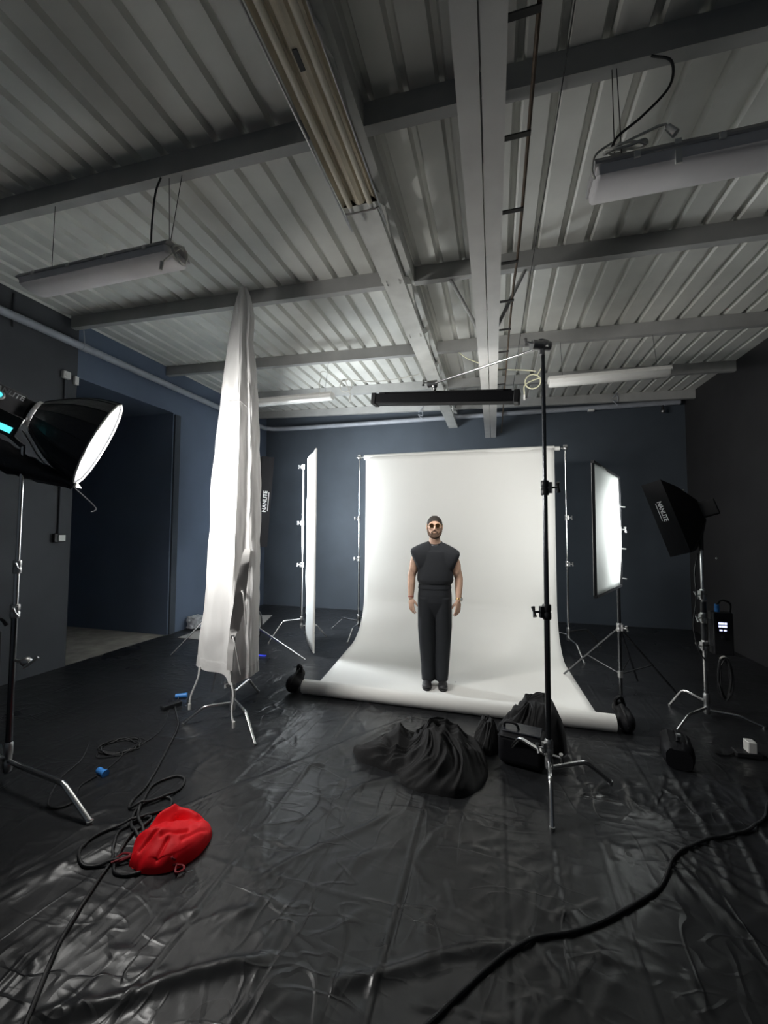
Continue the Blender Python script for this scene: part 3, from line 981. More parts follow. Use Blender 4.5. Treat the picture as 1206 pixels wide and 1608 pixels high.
def lev(z, i):
    return float(np.interp(z, lz, [l[i] for l in levels]))


def drape_ring(z, off=0.0):
    xl, xm, xr, hd = (lev(z, i) for i in (1, 2, 3, 4))
    yc = WY
    pts = [(xl, yc + hd * 0.25), (xl * 0.65 + xm * 0.35, yc - hd * 0.35), (xl * 0.25 + xm * 0.75, yc - hd * 0.5), (xm - 0.02, yc - hd * 0.95), (xm + 0.012, yc - hd * 1.0),
           (xm * 0.62 + xr * 0.38, yc - hd * 0.5), (xr - 0.012, yc - hd * 0.55), (xr, yc - hd * 0.2), (xr - 0.01, yc + hd * 0.6), (xm, yc + hd), (xl + 0.06, yc + hd * 0.8)]
    P = [V((a, b, 0)) for a, b in pts]
    P = catmull(P + [P[0]], 8)[:-1]
    out = []
    for k, p in enumerate(P):
        s = k / len(P)
        w = noise.noise(V((s * 7, z * 0.8, 3.1))) * 0.020 + noise.noise(V((s * 26, z * 1.4, 7.7))) * 0.012 + abs(noise.noise(V((s * 16 + z * 0.9, z * 3.6, 1.3)))) * 0.022 * (1 if z < 3.2 else 0.6)
        w *= min(1, hd / 0.10)
        d = (p - V(((xl + xr) / 2, yc, 0))).normalized()
        q = p + d * (w + off)
        out.append((q.x, q.y, z))
    return out


t = thing('white_drape', 'tall tapering white cloth hanging over a chrome stand', 'drape', (WX, WY, 0.3), None)
zs = list(np.linspace(0.40, 3.79, 130))
R = [drape_ring(z) for z in zs]
nR = len(R[0])
# lower tip at the front of the ridge hangs down further
for i, z in enumerate(zs[:14]):
    for k in range(nR):
        px, py, _ = R[i][k]
        g = math.exp(-((px + 2.11) / 0.09) ** 2) * (1.0 if py < WY else 0.2)
        R[i][k] = (px, py, z - 0.06 * g * (1 - i / 14))
MB().rings(R, True, False, True).build('cloth', M['flag'], t, ang=80)
Rh = [drape_ring(z, 0.006) for z in (0.392, 0.40, 0.48, 0.485)]
for i in range(4):
    for k in range(nR):
        px, py, z = Rh[i][k]
        g = math.exp(-((px + 2.11) / 0.09) ** 2) * (1.0 if py < WY else 0.2)
        Rh[i][k] = (px, py, z - 0.058 * g)
MB().rings(Rh, True, False, False).build('hem', M['hem'], t, ang=80)
# webbing strip down the ridge, ties
def dfront(x, z, off=0.008):
    rg = drape_ring(max(z, 0.40))
    c = [p[1] for p in rg if abs(p[0] - x) < 0.03 and p[1] < WY + 0.05]
    return V((x, (min(c) if c else WY - 0.1) - off, z))


ctr = catmull([V((a, 0, b)) for a, b in ((-2.012, 1.45), (-2.035, 1.2), (-2.055, 1.0), (-2.085, 0.80), (-2.10, 0.62), (-2.105, 0.46))], 8)
mbx = MB()
rows = []
for p in ctr:
    l, r = dfront(p.x - 0.035, p.z), dfront(p.x + 0.022, p.z)
    rows.append([l, r, r + V((0, -0.006, 0)), l + V((0, -0.006, 0))])
mbx.rings(rows)
mbx.build('webbing_strip', M['patch'], t, ang=60)
for p, q, r3 in ((dfront(-2.05, 1.10), V((-1.985, WY - 0.17, 1.06)), V((-1.965, WY - 0.16, 0.84))), (dfront(-2.09, 0.73), V((-2.03, WY - 0.20, 0.66)), V((-1.985, WY - 0.19, 0.45)))):
    p = p + V((0, -0.008, 0))
    tie = MB().tube([p, p.lerp(q, 0.5) + V((0, -0.01, 0.02)), q, r3], 0.0065, n=6).build('tie', M['patch'], t)
    MB().lathe(p + V((0, 0.01, 0)), (0, -1, 0), [(0, 0.018), (0.012, 0.018), (0.014, 0.012)], n=14).build('eyelet', M['steel'], tie)
for a, b in (((-2.50, WY - 0.04, 0.42), (-2.545, WY - 0.10, 0.10)), ((-2.10, WY - 0.15, 0.36), (-2.02, WY - 0.22, 0.07))):
    a, b = V(a), V(b)
    tie = MB().tube([a, a.lerp(b, 0.3) + V((0.012, 0, 0)), a.lerp(b, 0.75) + V((-0.012, 0, 0)), b], 0.008, n=7).build('tie', M['hem'], t)
    MB().cyl(b + V((0, 0, 0.02)), b + V((0, 0, -0.03)), 0.012, n=8).build('cord_end', M['white'], tie)
MB().tube([(-2.36, WY + 0.02, 0.46), (-2.45, WY + 0.06, 0.17)], 0.007, smooth=False).build('frame_rod', M['chrome'], t)
MB().tube(catmull([dfront(x, z, 0.003) for x, z in ((-2.28, 2.74), (-2.18, 2.73), (-2.10, 2.71), (-2.05, 2.66))], 6), 0.0035, n=6, smooth=False).build('seam_cord', M['patch'], t)

# ------------------------------------------------------------------ seamless paper backdrop
BY = 6.0
BL, BR_ = -2.07, 0.93
for x, tips, lab in ((BL, [(-2.06, 5.50), (-2.62, 6.25), (-1.72, 6.35)], 'chrome stand under the left end of the backdrop crossbar'),
                     (BR_, [(1.02, 5.45), (0.50, 6.35), (1.40, 6.35)], 'chrome stand under the right end of the backdrop crossbar')):
    s = -1 if x < 0 else 1
    cstand(lab, x, BY, 0.17, tips, [(0.12, 1.15, 0.016, 'chrome'), (1.1, 1.78, 0.0135, 'chrome'), (1.75, 2.74, 0.011, 'chrome')], [(1.17, 0.024), (1.80, 0.022)], (s * 0.9, -0.3, 0), group='backdrop stands')
t = thing('backdrop_crossbar', 'crossbar with white cardboard core holding up the white paper', 'crossbar', (-0.57, BY, 2.76))
MB().cyl((BL - 0.05, BY, 2.765), (BR_ + 0.02, BY, 2.765), 0.011).build('bar', M['chrome'], t)
MB().cyl((-1.99, BY, 2.765), (0.79, BY, 2.765), 0.042, n=24).build('core', M['paper'], t)
for x in (BL, BR_):
    MB().sphere((x, BY, 2.765), (0.035, 0.03, 0.035)).box((x, BY, 2.79), (0.05, 0.04, 0.04)).build('clamp_head', M['steel'], t)
MB().cyl((0.792, BY, 2.765), (0.86, BY, 2.765), 0.03).build('end_plug', M['white'], t)

t = thing('paper_backdrop', 'white seamless paper hanging from the crossbar and sweeping onto the floor', 'backdrop', (-0.5, 5.0, 0))
xl_t, xr_t = -1.955, 0.785
path = [(BY + 0.043, 2.765), (BY - 0.043 + 0.02, 2.80), (BY - 0.0435, 2.75)]
path = [(BY - 0.0435, 2.765), (BY - 0.044, 2.4), (BY - 0.045, 2.0), (BY - 0.048, 1.5), (BY - 0.055, 1.1), (BY - 0.07, 0.8)]
cyr = 0.62
for k in range(1, 15):
    a = PI / 2 * k / 14
    path.append((BY - 0.075 - cyr * 1.05 * (1 - math.cos(a)) - 0.0, 0.66 - 0.643 * math.sin(a)))
path += [(5.15, 0.016), (4.9, 0.015), (4.5, 0.015), (4.1, 0.016), (3.9, 0.030), (3.80, 0.075), (3.755, 0.118)]
pl = catmull([V((0, a, b)) for a, b in path], 5)
rings = []
for i, p in enumerate(pl):
    u = i / (len(pl) - 1)
    fr = max(0.0, min(1.0, (5.3 - p.y) / 1.6))
    xa, xb = xl_t + 0.18 * fr, xr_t + 0.06 * fr
    row = []
    for k in range(41):
        s = k / 40
        rip = 0.004 * math.sin(s * 7 + p.z) * (1 if p.z > 0.6 else 0.15) + 0.003 * math.sin(s * 15 + 2)* (1 if p.z > 0.6 else 0.1)
        row.append(V((xa + (xb - xa) * s, p.y + (rip if p.z > 0.5 else 0), p.z + (abs(rip) * 0.4 if p.z <= 0.5 else 0))))
    rings.append(row)
mbx = MB()
mbx.rings(rings, False)
o = mbx.build('sheet', M['paper'], t, ang=80)
sd = o.modifiers.new('thickness', 'SOLIDIFY')
sd.thickness = 0.002
sd.offset = 1.0
mbx = MB().lathe((-1.845, 3.705, 0.071), (2.76, -0.008, 0), [(0, 0.040), (0.0, 0.066), (0.5, 0.0675), (1.4, 0.067), (2.3, 0.068), (2.755, 0.066), (2.755, 0.040)], n=40, caps=False)
mbx.lathe((-1.845, 3.705, 0.071), (2.76, -0.008, 0), [(0, 0.040), (0, 0.036), (2.755, 0.036), (2.755, 0.040)], n=40, caps=False)
t2 = mbx.build('paper_roll', M['paper'], base=(-0.5, 3.70, 0.0), ang=30)
tag(t2, 'rolled end of the white paper lying across the floor in front of the man', 'paper roll')


def blob(name, cx, cy, poly, h, m, label, cat, seed=0, fold=0.3, power=2.2, nr=46, na=190, fs=3.5, dent=None, group=None, z0=0.004, zoff=0.0, child=False, parent=None, radial=0.0):
    """soft heap over a ground outline, ridged into cloth folds"""
    P = [V((a, b, 0)) for a, b in poly]
    P = catmull(P + [P[0]], 12)[:-1]
    ang = np.unwrap([math.atan2(p.y - cy, p.x - cx) for p in P])
    rad = [math.hypot(p.x - cx, p.y - cy) for p in P]
    if ang[-1] < ang[0]:
        ang, rad = ang[::-1], rad[::-1]
    A = np.concatenate([np.array(ang) - 2 * PI, ang, np.array(ang) + 2 * PI])
    Rr = np.concatenate([rad, rad, rad])
    rings = []
    for i in range(nr):
        rho = 1 - i / (nr - 1) * 0.995
        row = []
        for k in range(na):
            th = -PI + 2 * PI * k / na
            r0 = float(np.interp(th, A, Rr))
            x, y = cx + r0 * rho * math.cos(th), cy + r0 * rho * math.sin(th)
            base = max(0, 1 - rho ** power)
            base = base ** 0.55
            q = V((x * fs + seed, y * fs * 0.8, seed * 1.7))
            wv = V((noise.noise(q * 0.6), noise.noise(q * 0.6 + V((5, 2, 1))), 0)) * 0.8
            big = noise.noise(q * 0.40 + V((9, 9, 3)))
            rg = 1 - abs(noise.noise(q * 0.8 + wv)) * 2.2
            rg2 = 1 - abs(noise.noise(q * 1.9 + wv * 2.2)) * 2.2
            tw = th + 0.9 * noise.noise(q * 0.35) + 1.1 * rho
            ca_ = V((math.cos(tw) * 2.6, math.sin(tw) * 2.6, rho * 0.9 + seed))
            rad_f = (1 - abs(noise.noise(ca_)) * 2.6) * min(1, rho * 2.2) + 0.6 * (1 - abs(noise.noise(ca_ * 2.3)) * 2.4) * min(1, rho * 1.6)
            hh = h * base * (0.86 + 0.45 * big) + fold * 0.16 * base ** 0.5 * (0.45 * (rg - 0.4) + 0.28 * (rg2 - 0.4) + radial * (rad_f - 0.5))
            if dent:
                hh = dent(x, y, hh)
            bulge = 1 + 0.03 * noise.noise(q * 1.7) * (1 if rho > 0.85 else 0)
            row.append((cx + (x - cx) * bulge, cy + (y - cy) * bulge, z0 + zoff + max(0.0, hh)))
        rings.append(row)
    mbb = MB().rings(rings, True, True, True)
    o = mbb.build(name, m, parent, base=None if parent else (cx, cy, z0 + zoff), ang=75)
    if label:
        tag(o, label, cat, group)
    return o


# sandbags on the ends of the roll
def sandbag_end(cx, cy, s, label):
    t = thing('sandbag', label, 'sandbag', (cx, cy, 0.0), 'sandbags on the paper roll')
    mbx = MB()
    for k, (dx, dy, dz, rx, ry, rz) in enumerate(((0.03 * s, -0.03, 0.085, 0.065, 0.11, 0.085), (0.045 * s, 0.08, 0.08, 0.06, 0.10, 0.08), (0.0, 0.05, 0.15, 0.05, 0.07, 0.05))):
        mbx.sphere((cx + dx, cy + dy, dz + 0.002), (rx, ry, rz), 18, 12)
    o = remesh(mbx, 'bag', M['nylon'], t, 0.012, 3, base=(cx, cy, 0))
    mbx = MB().tube([(cx - 0.02 * s, cy + 0.03, 0.17), (cx - 0.03 * s, cy + 0.02, 0.225), (cx + 0.02 * s, cy + 0.06, 0.235), (cx + 0.05 * s, cy + 0.09, 0.16)], 0.016, n=8)
    mbx.build('handle', M['nylon'], t)
    MB().tube([(cx + 0.02 * s, cy - 0.13, 0.07), (cx + 0.01 * s, cy - 0.10, 0.15), (cx, cy, 0.20)], 0.008, n=6).build('seam', M['black'], t)


sandbag_end(-1.93, 3.74, -1, 'black sandbag weighing down the left end of the paper roll')
sandbag_end(0.965, 3.76, 1, 'black sandbag weighing down the right end of the paper roll')

# ------------------------------------------------------------------ diffusion panel (left) and softbox behind the drape
t = thing('diffusion_panel', 'tall white diffusion panel standing edge-on left of the backdrop', 'panel', (-2.32, 4.86, 0.02), 'fabric panels')
nearE, farE = V((-2.285, 4.86, 0)), V((-2.72, 5.52, 0))
d = (farE - nearE)
nrm = V((d.y, -d.x, 0)).normalized()
rows = []
for i in range(25):
    z = 0.03 + 2.66 * i / 24
    row = []
    for k in range(13):
        s = k / 12
        top = 2.685 - 0.06 * s
        bot = 0.03 + 0.36 * s ** 1.5
        zz = bot + (top - bot) * i / 24
        p = nearE + d * s - nrm * (0.05 * math.sin(PI * s) + 0.01 * math.sin(i * 0.7 + s * 4)) + V((0, 0, zz))
        row.append(p)
    rows.append(row)
o = MB().rings(rows, False).build('fabric', M['diff'], t, ang=80)
o.modifiers.new('thickness', 'SOLIDIFY').thickness = 0.004
mbx = MB().tube([nearE + V((0, 0, 0.03)), nearE + V((0, 0, 2.69))], 0.012, smooth=False).tube([nearE + V((0, 0, 2.69)), farE + V((0, 0, 2.63))], 0.012, smooth=False).tube([nearE + V((0, 0, 0.03)), nearE + d * 0.5 + V((0, 0, 0.15)), farE + V((0, 0, 0.40))], 0.010).tube([farE + V((0, 0, 0.39)), farE + V((0, 0, 2.63))], 0.012, smooth=False)
mbx.build('frame', M['white'], t)
cstand('chrome stand behind the tall white diffusion panel', -2.79, 5.50, 0.20, [(-3.12, 5.15), (-2.50, 5.75), (-2.95, 5.95)],
       [(0.15, 1.1, 0.0165, 'chrome'), (1.05, 1.75, 0.0145, 'chrome'), (1.7, 2.58, 0.012, 'chrome')], [(1.10, 0.024), (1.72, 0.022), (2.57, 0.022)], (-0.9, -0.3, 0), hubs=(0.10, 0, 0.05))

SX, SY = -3.36, 5.10
t = thing('softbox', 'black rectangular softbox half hidden behind the white drape', 'softbox', (SX, SY, 2.0), 'softboxes')
fd = V((0.78, 0.62, -0.06)).normalized()
Rs = frame(fd)


def softbox(t, c, R, hw, hh, skirt, depth, emit, logo_side, txt_up, ts=0.105, up_off=0.0, body=0.22):
    """c mouth centre, local x points out of the mouth"""
    c = V(c)

    def q(x, y, z):
        return c + R @ V((x, y, z))
    rect = lambda x, k: [q(x, -hw * k, -hh * k), q(x, hw * k, -hh * k), q(x, hw * k, hh * k), q(x, -hw * k, hh * k)]
    MB().rings([rect(0, 1), rect(-skirt, 1), rect(-skirt, 0.99), rect(-0.004, 0.985), rect(0, 1)], True, False, False).build('skirt', M['nylon'], t, ang=30)
    MB().rings([rect(-skirt, 1.0), rect(-skirt - depth * 0.5, 0.72), rect(-skirt - depth, 0.28)], True, False, True).build('shell', M['nylon'], t, ang=30)
    MB().rings([rect(-0.06, 0.985), rect(-0.055, 0.5), rect(-0.054, 0.01)], True, False, True).build('diffuser', emit, t)
    n = R @ V((0, logo_side, 0))
    hx = R @ V((0, 0, 1)) * txt_up
    hy = n.cross(hx)
    pos = q(-skirt * 0.5, logo_side * (hw + 0.002), up_off)
    text_part('NANLITE', ts, M['mark'], t, pos, hx, hy, bold=0.0015)
    pos2 = pos - hy * ts * 0.62
    mk = MB().box(pos2, (ts * 3.6, ts * 0.12, 0.001), Matrix((hx, hy, n)).transposed())
    mk.build('small_print', M['mark'], t)
    MB().box(q(-skirt - depth - body * 0.45, 0, 0), (body, 0.14, 0.14), R).build('lamp_body', M['black'], t, bevel=0.01)
    return q


softbox(t, V((-2.985, 4.92, 2.0)) + Rs @ V((0, 0.32, 0)), Rs, 0.32, 0.62, 0.16, 0.32, M['left_emit'], -1, 1, 0.072, 0.0)
st = thing('light_stand', 'stand with spread legs behind the white drape carrying the hidden softbox', 'light stand', (-3.42, 5.15, 0), 'light stands')
MB().cyl((-3.62, 4.75, 0.2), (-3.62, 4.75, 2.0), 0.016).build('pole', M['chrome'], st)
MB().tube([(-3.60, 4.75, 0.62), (-2.27, 4.60, 0.02)], 0.011, smooth=False).build('leg', M['chrome'], st)
MB().tube([(-3.62, 4.75, 0.62), (-4.0, 4.3, 0.02)], 0.011, smooth=False).build('leg', M['chrome'], st)
MB().tube([(-3.62, 4.75, 0.62), (-3.9, 5.5, 0.02)], 0.011, smooth=False).build('leg', M['chrome'], st)
t = thing('cable_loop', 'dark cable loop hanging beside the spread stand leg behind the drape', 'cable', (-3.15, 5.1, 0.25))
MB().tube([(-3.33, 5.0, 0.40), (-3.25, 4.98, 0.52), (-3.14, 4.97, 0.45), (-3.12, 4.96, 0.25), (-3.17, 4.96, 0.10), (-3.2, 4.96, 0.03)], 0.009).build('cord', M['cable'], t)
o = MB().bb((-3.45, 4.62, 0.006), (-2.85, 4.66, 0.012)).build('led_strip', M['blueled'], base=(-3.1, 4.64, 0.006))
tag(o, 'faint blue glowing strip on the floor right of the white drape', 'light strip')
rings = []
for i in range(16):
    u = i / 15
    row = []
    for k in range(28):
        a = 2 * PI * k / 28
        c_, s_ = math.cos(a), math.sin(a)
        rr_ = (abs(c_) ** 4 + abs(s_) ** 4) ** -0.25 * (1.0 if 0 < i < 15 else 0.02)
        q = V((c_ * 2, s_ * 2, u * 2))
        g = 1 + 0.22 * noise.noise(q * 2.3)
        row.append((-4.75 + 0.10 * rr_ * c_ * g, 5.62 + 0.12 * rr_ * s_ * g, 0.016 + 0.19 * min(1, u * 1.05) * (1 + 0.1 * noise.noise(q))))
    rings.append(row)
o = MB().rings(rings).build('plastic_bundle', M['carton'], base=(-4.75, 5.62, 0.016), ang=20)
tag(o, 'crumpled pale plastic bundle on the pale board at the alcove corner', 'bundle')

# ------------------------------------------------------------------ reflector panel (right)
t = thing('reflector_panel', 'bright white fabric panel on a tripod right of the backdrop', 'panel', (0.95, 4.0, 0.9), 'fabric panels')
n0, f0 = V((0.755, 3.56, 0)), V((1.175, 4.45, 0))
zt0, zb0, zt1, zb1 = 2.17, 1.09, 2.14, 1.085
d = f0 - n0
nrm = V((d.y, -d.x, 0)).normalized()
rows = []
for i in range(21):
    row = []
    for k in range(21):
        s, u = k / 20, i / 20
        za, zc = zb0 + (zb1 - zb0) * s, zt0 + (zt1 - zt0) * s
        scal = 0.012 * abs(math.sin(s * PI * 3)) * (1 - u) * (1 if i == 0 else 0)
        p = n0 + d * s + nrm * (0.005 * math.sin(s * 5 + u * 6) + 0.005 * math.sin(s * 11 - u * 8)) + V((0, 0, za + (zc - za) * u + scal))
        row.append(p)
    rows.append(row)
o = MB().rings(rows, False).build('fabric', M['silver'], t, ang=80)
o.modifiers.new('thickness', 'SOLIDIFY').thickness = 0.004
mbx = MB()
cs = [n0 + V((0, 0, zb0)), n0 + V((0, 0, zt0)), f0 + V((0, 0, zt1)), f0 + V((0, 0, zb1))]
for k in range(4):
    a, b = cs[k], cs[(k + 1) % 4]
    ex = (b - a).normalized() * 0.012
    mbx.box((a + b) / 2, ((b - a).length + 0.024, 0.022, 0.022), frame(b - a, (0, 0, 1) if abs((b - a).normalized().z) < 0.8 else (1, 0, 0)))
mbx.build('frame', M['blackmetal'], t)
px, py = 1.16, 4.49
st = thing('light_stand', 'tripod stand holding the bright fabric panel right of the backdrop', 'light stand', (px, py, 0), 'light stands')
MB().cyl((px, py, 0.02), (px, py, 2.1), 0.016, n=14).build('pole', M['dchrome'], st)
c = collar(st, px, py, 0.67, 0.026, (0.7, -0.7, 0))
collar(st, px, py, 1.63, 0.024, (0.9, -0.4, 0))
for tip in ((0.72, 4.98), (1.70, 4.62), (1.05, 3.98)):
    if tip[1] < 4.2:
        tip = (1.45, 4.98)
    MB().tube([(px, py, 0.67), (tip[0], tip[1], 0.015)], 0.010, n=10, smooth=False).build('leg', M['dchrome'], st)
    MB().tube([(px, py, 0.22), V((px, py, 0.67)).lerp(V((tip[0], tip[1], 0.015)), 0.55)], 0.007, n=8, smooth=False).build('brace', M['dchrome'], st)
MB().cyl((px, py, 0.19), (px, py, 0.25), 0.024).build('lower_collar', M['steel'], st)
for z in (1.86, 1.45, 1.16):
    MB().tube([(px - 0.02, py - 0.03, z), (px + 0.06, py - 0.06, z - 0.01)], 0.006, smooth=False).build('clip', M['steel'], st)

# ------------------------------------------------------------------ right softbox on its stand
QX, QY = 1.745, 4.19
cstand('chrome stand at the right carrying the tilted black softbox', QX, QY, 0.07, [(1.53, 4.37), (1.372, 3.81), (2.10, 4.09)],
       [(0.05, 0.62, 0.017, 'chrome'), (0.6, 1.0, 0.022, 'blackmetal'), (0.98, 1.47, 0.0135, 'chrome'), (1.45, 1.75, 0.016, 'blackmetal')], [(1.06, 0.026), (0.86, 0.026), (0.62, 0.025)], (-0.8, -0.5, 0), hubs=(0.07, 0.02, 0.0), rises=(0.05, 0.01, 0.0), bend=0.62, cs=1.15)
t = thing('softbox', 'black rectangular softbox tilted downwards on the right stand', 'softbox', (1.6, 4.3, 1.75), 'softboxes')
a_t = math.radians(19)
Rr = frame(V((-0.86, 0.41, -0.30)), (0, 0, 1))
softbox(t, V((1.35, 4.05, 1.707)) + Rr @ V((0, -0.32, 0)), Rr, 0.32, 0.33, 0.15, 0.17, M['right_emit'], 1, -1, 0.044, 0.06, 0.12)
for p in ((1.62, 4.19, 1.98), (1.86, 4.2, 1.38)):
    MB().sphere(p, 0.010).build('rod_tip', M['white'], t)
MB().tube([(QX, QY, 1.70), (QX + 0.02, QY + 0.1, 1.78), (QX - 0.02, QY + 0.33, 1.82)], 0.012).build('yoke', M['blackmetal'], t)

t = thing('control_unit', 'black lamp control unit with lit display on the right stand', 'power supply', (1.84, 4.2, 0.55), None)
MB().bb((1.79, 4.13, 0.56), (1.935, 4.22, 0.92)).build('case', M['black'], t, bevel=0.008)
dp = MB().bb((1.815, 4.126, 0.75), (1.895, 4.13, 0.86)).build('display', M['screenbg'], t)
for (xa, xb, za, zb) in ((1.825, 1.862, 0.82, 0.838), (1.866, 1.884, 0.82, 0.838), (1.825, 1.845, 0.796, 0.812), (1.85, 1.884, 0.796, 0.812), (1.83, 1.85, 0.765, 0.778), (1.86, 1.88, 0.765, 0.778)):
    MB().bb((xa, 4.122, za), (xb, 4.126, zb)).build('readout', M['screen'], dp)
MB().cyl((1.85, 4.126, 0.71), (1.85, 4.112, 0.71), 0.012).build('dial', M['blackmetal'], t)
t2_ = MB().cyl((1.835, 4.17, 0.92), (1.83, 4.16, 0.985), 0.020, 0.017).build('connector', M['blue'], t)
t2_['label'] = 'blue plug'
MB().tube([(1.83, 4.16, 0.98), (1.87, 4.17, 1.02), (1.94, 4.19, 0.99), (1.95, 4.22, 0.90)], 0.009).build('lead', M['cable'], t)
MB().bb((1.765, 4.15, 0.63), (1.79, 4.19, 0.86)).build('hook', M['steel'], t)
pts = []
for k in range(60):
    a = 2 * PI * k / 12
    pts.append((1.86 + 0.045 * math.cos(a) + 0.004 * (k // 12), 4.15 + 0.012 * math.sin(k * 0.9), 0.36 + 0.17 * math.sin(a) + 0.012 * math.sin(k * 1.7)))
t = thing('cable_coil', 'black cable coil hanging from the right softbox stand', 'cable', (1.86, 4.15, 0.2))
MB().tube(pts, 0.008, n=6, sub=3).build('cord', M['cable'], t)
MB().tube([(1.83, 4.14, 0.53), (1.86, 4.135, 0.55), (1.89, 4.15, 0.53)], 0.008).build('tie', M['wcable'], t)
o = MB().tube([(1.70, 4.15, 1.42), (1.66, 4.12, 1.25), (1.66, 4.1, 1.05), (1.63, 4.1, 0.8), (1.67, 4.12, 0.6), (1.73, 4.15, 0.5)], 0.006).build('lamp_lead', M['cable'], base=(1.66, 4.12, 0.5))
tag(o, 'thin black lead running down the right softbox stand', 'cable')

# ------------------------------------------------------------------ overhead strip light on a boom
GX, GY = 0.30, 2.72
cstand('tall dark boom stand in the foreground right of the man', GX, GY, 0.19, [(0.277, 2.41), (0.688, 2.945), (0.03, 3.03)],
       [(0.16, 1.12, 0.0175, 'dchrome'), (1.08, 1.90, 0.0150, 'dchrome'), (1.86, 2.76, 0.0125, 'dchrome')], [], (-0.8, -0.5, 0), hubs=(0.01, -0.03, 0.04), rises=(0, 0.0, 0), bend=0.6, r=0.0135)
st = [o for o in COL.objects if o.get('label', '').startswith('tall dark boom')][0]
for z, r, dd in ((1.105, 0.027, (-0.9, -0.3, 0)), (1.88, 0.025, (0.9, -0.3, 0))):
    collar(st, GX, GY, z, r, dd, 1.15, 'blackmetal')
collar(st, GX, GY, 0.285, 0.026, (-0.9, -0.4, 0), 1.0)
knob_part(st, (GX + 0.02, GY - 0.02, 0.25), (0.9, -0.4, 0), 1.1)
t = thing('boom_arm', 'slim chrome boom arm reaching left from the tall stand top', 'boom arm', (GX, GY, 2.77))
e0, e1 = V((GX - 0.01, GY - 0.01, 2.785)), V((-0.50, 3.30, 2.835))
dr = (e1 - e0).normalized()
MB().cyl(e0 - dr * 0.05, e1 + dr * 0.06, 0.0085).build('arm', M['chrome'], t)
mbx = MB().cyl(e0 + V((-0.06, -0.03, 0.01)), e0 + V((0.05, 0.02, 0.01)), 0.032, n=20).cyl(e0 + V((0, 0, -0.05)), e0 + V((0, 0, 0.05)), 0.020).sphere(e0 + V((0.02, 0, 0.02)), 0.030)
gh = mbx.build('grip_head', M['steel'], t)
knob_part(gh, e0 + V((-0.05, -0.03, 0.02)), (-1, -0.2, 0.2), 1.0)
mbx = MB().cyl(e1 + V((-0.04, 0, 0)), e1 + V((0.04, 0, 0)), 0.028, n=18).cyl(e1, e1 + V((0.02, 0, -0.05)), 0.014).sphere(e1 + V((0.015, 0, -0.02)), 0.024)
gh = mbx.build('grip_head', M['steel'], t)
knob_part(gh, e1 + V((-0.03, 0, 0.01)), (-1, -0.1, 0.1), 1.0)
t = thing('strip_light', 'long black strip light hanging level from the boom arm', 'studio lamp', (-0.43, 3.3, 2.66), 'studio lamp heads')
b0, b1 = V((-1.045, 3.40, 2.775)), V((0.185, 3.25, 2.645))
R = frame(b1 - b0)
L = (b1 - b0).length
cb = (b0 + b1) / 2
mbx = MB().box(cb, (L, 0.10, 0.085), R)
mbx.build('casing', M['nylon'], t, bevel=0.006)
for s in (-1, 1):
    MB().box(cb + R @ V((s * (L / 2 - 0.02), 0, 0.0)), (0.045, 0.112, 0.10), R).build('end_cap', M['black'], t, bevel=0.008)
for k in (-0.42, -0.05, 0.38):
    MB().box(cb + R @ V((k * L, 0, 0.045)), (0.05, 0.106, 0.012), R).build('strap', M['black'], t)
MB().box(cb + R @ V((0, 0, 0.052)), (L * 0.9, 0.06, 0.014), R).build('spine', M['black'], t)
MB().box(cb + R @ V((0.02, 0.052, -0.004)), (L * 0.9, 0.004, 0.07), R).build('diffuser', M['bar_emit'], t)
MB().box(cb + R @ V((0, 0.080, 0.040)), (L * 0.97, 0.065, 0.006), R).build('visor', M['black'], t)  # visor added to keep the diffuser's light from spilling up onto the roof
MB().cyl(e1 + V((0.015, 0, -0.05)), cb + R @ V((-0.06, 0, 0.05)), 0.012).build('spigot', M['steel'], t)

# ------------------------------------------------------------------ black cloth, bags and case on the floor
blob('black_cloth', -0.50, 2.88, [(-1.02, 2.84), (-0.93, 2.73), (-0.66, 2.66), (-0.57, 2.56), (-0.36, 2.51), (-0.16, 2.58), (-0.07, 2.80), (-0.11, 3.04), (-0.30, 3.20), (-0.55, 3.18), (-0.78, 3.08), (-0.92, 2.98)], 0.215, M['heap'],
     'large heap of crumpled black cloth on the floor in front of the paper roll', 'cloth', seed=2.0, fold=0.55, fs=4.2, power=2.0, nr=90, na=320, radial=0.55, dent=lambda x, y, hh: hh * (0.92 + 0.42 * math.exp(-((x + 0.40) / 0.16) ** 2 - ((y - 2.88) / 0.2) ** 2) + 0.30 * math.exp(-((x + 0.74) / 0.12) ** 2 - ((y - 2.90) / 0.12) ** 2) - 0.30 * math.exp(-((x + 0.60) / 0.05) ** 2)))
blob('black_cloth', -0.08, 3.19, [(-0.18, 3.12), (-0.08, 3.05), (0.00, 3.12), (0.0, 3.24), (-0.05, 3.32), (-0.14, 3.30)], 0.21, M['heap'],
     'small crumple of black cloth between the large heap and the black bag', 'cloth', seed=5.0, fold=0.4, fs=9, radial=0.3)
blob('black_cloth', 0.22, 3.30, [(-0.02, 3.28), (0.05, 3.19), (0.30, 3.17), (0.46, 3.20), (0.47, 3.34), (0.30, 3.45), (0.10, 3.44)], 0.36, M['heap'],
     'black cloth piled behind the boxy black bag', 'cloth', seed=8.0, fold=0.5, fs=7, power=2.2, radial=0.4)
t = thing('equipment_bag', 'boxy black bag on the floor beside the tall boom stand', 'bag', (0.18, 3.03, 0), None)
mbx = MB()
R = Matrix.Rotation(math.radians(-12), 3, 'Z')
mbx.box((0.165, 3.03, 0.118), (0.31, 0.20, 0.215), R)
o = mbx.build('body', M['nylon'], t, bevel=0.045)
o.modifiers[0].segments = 4
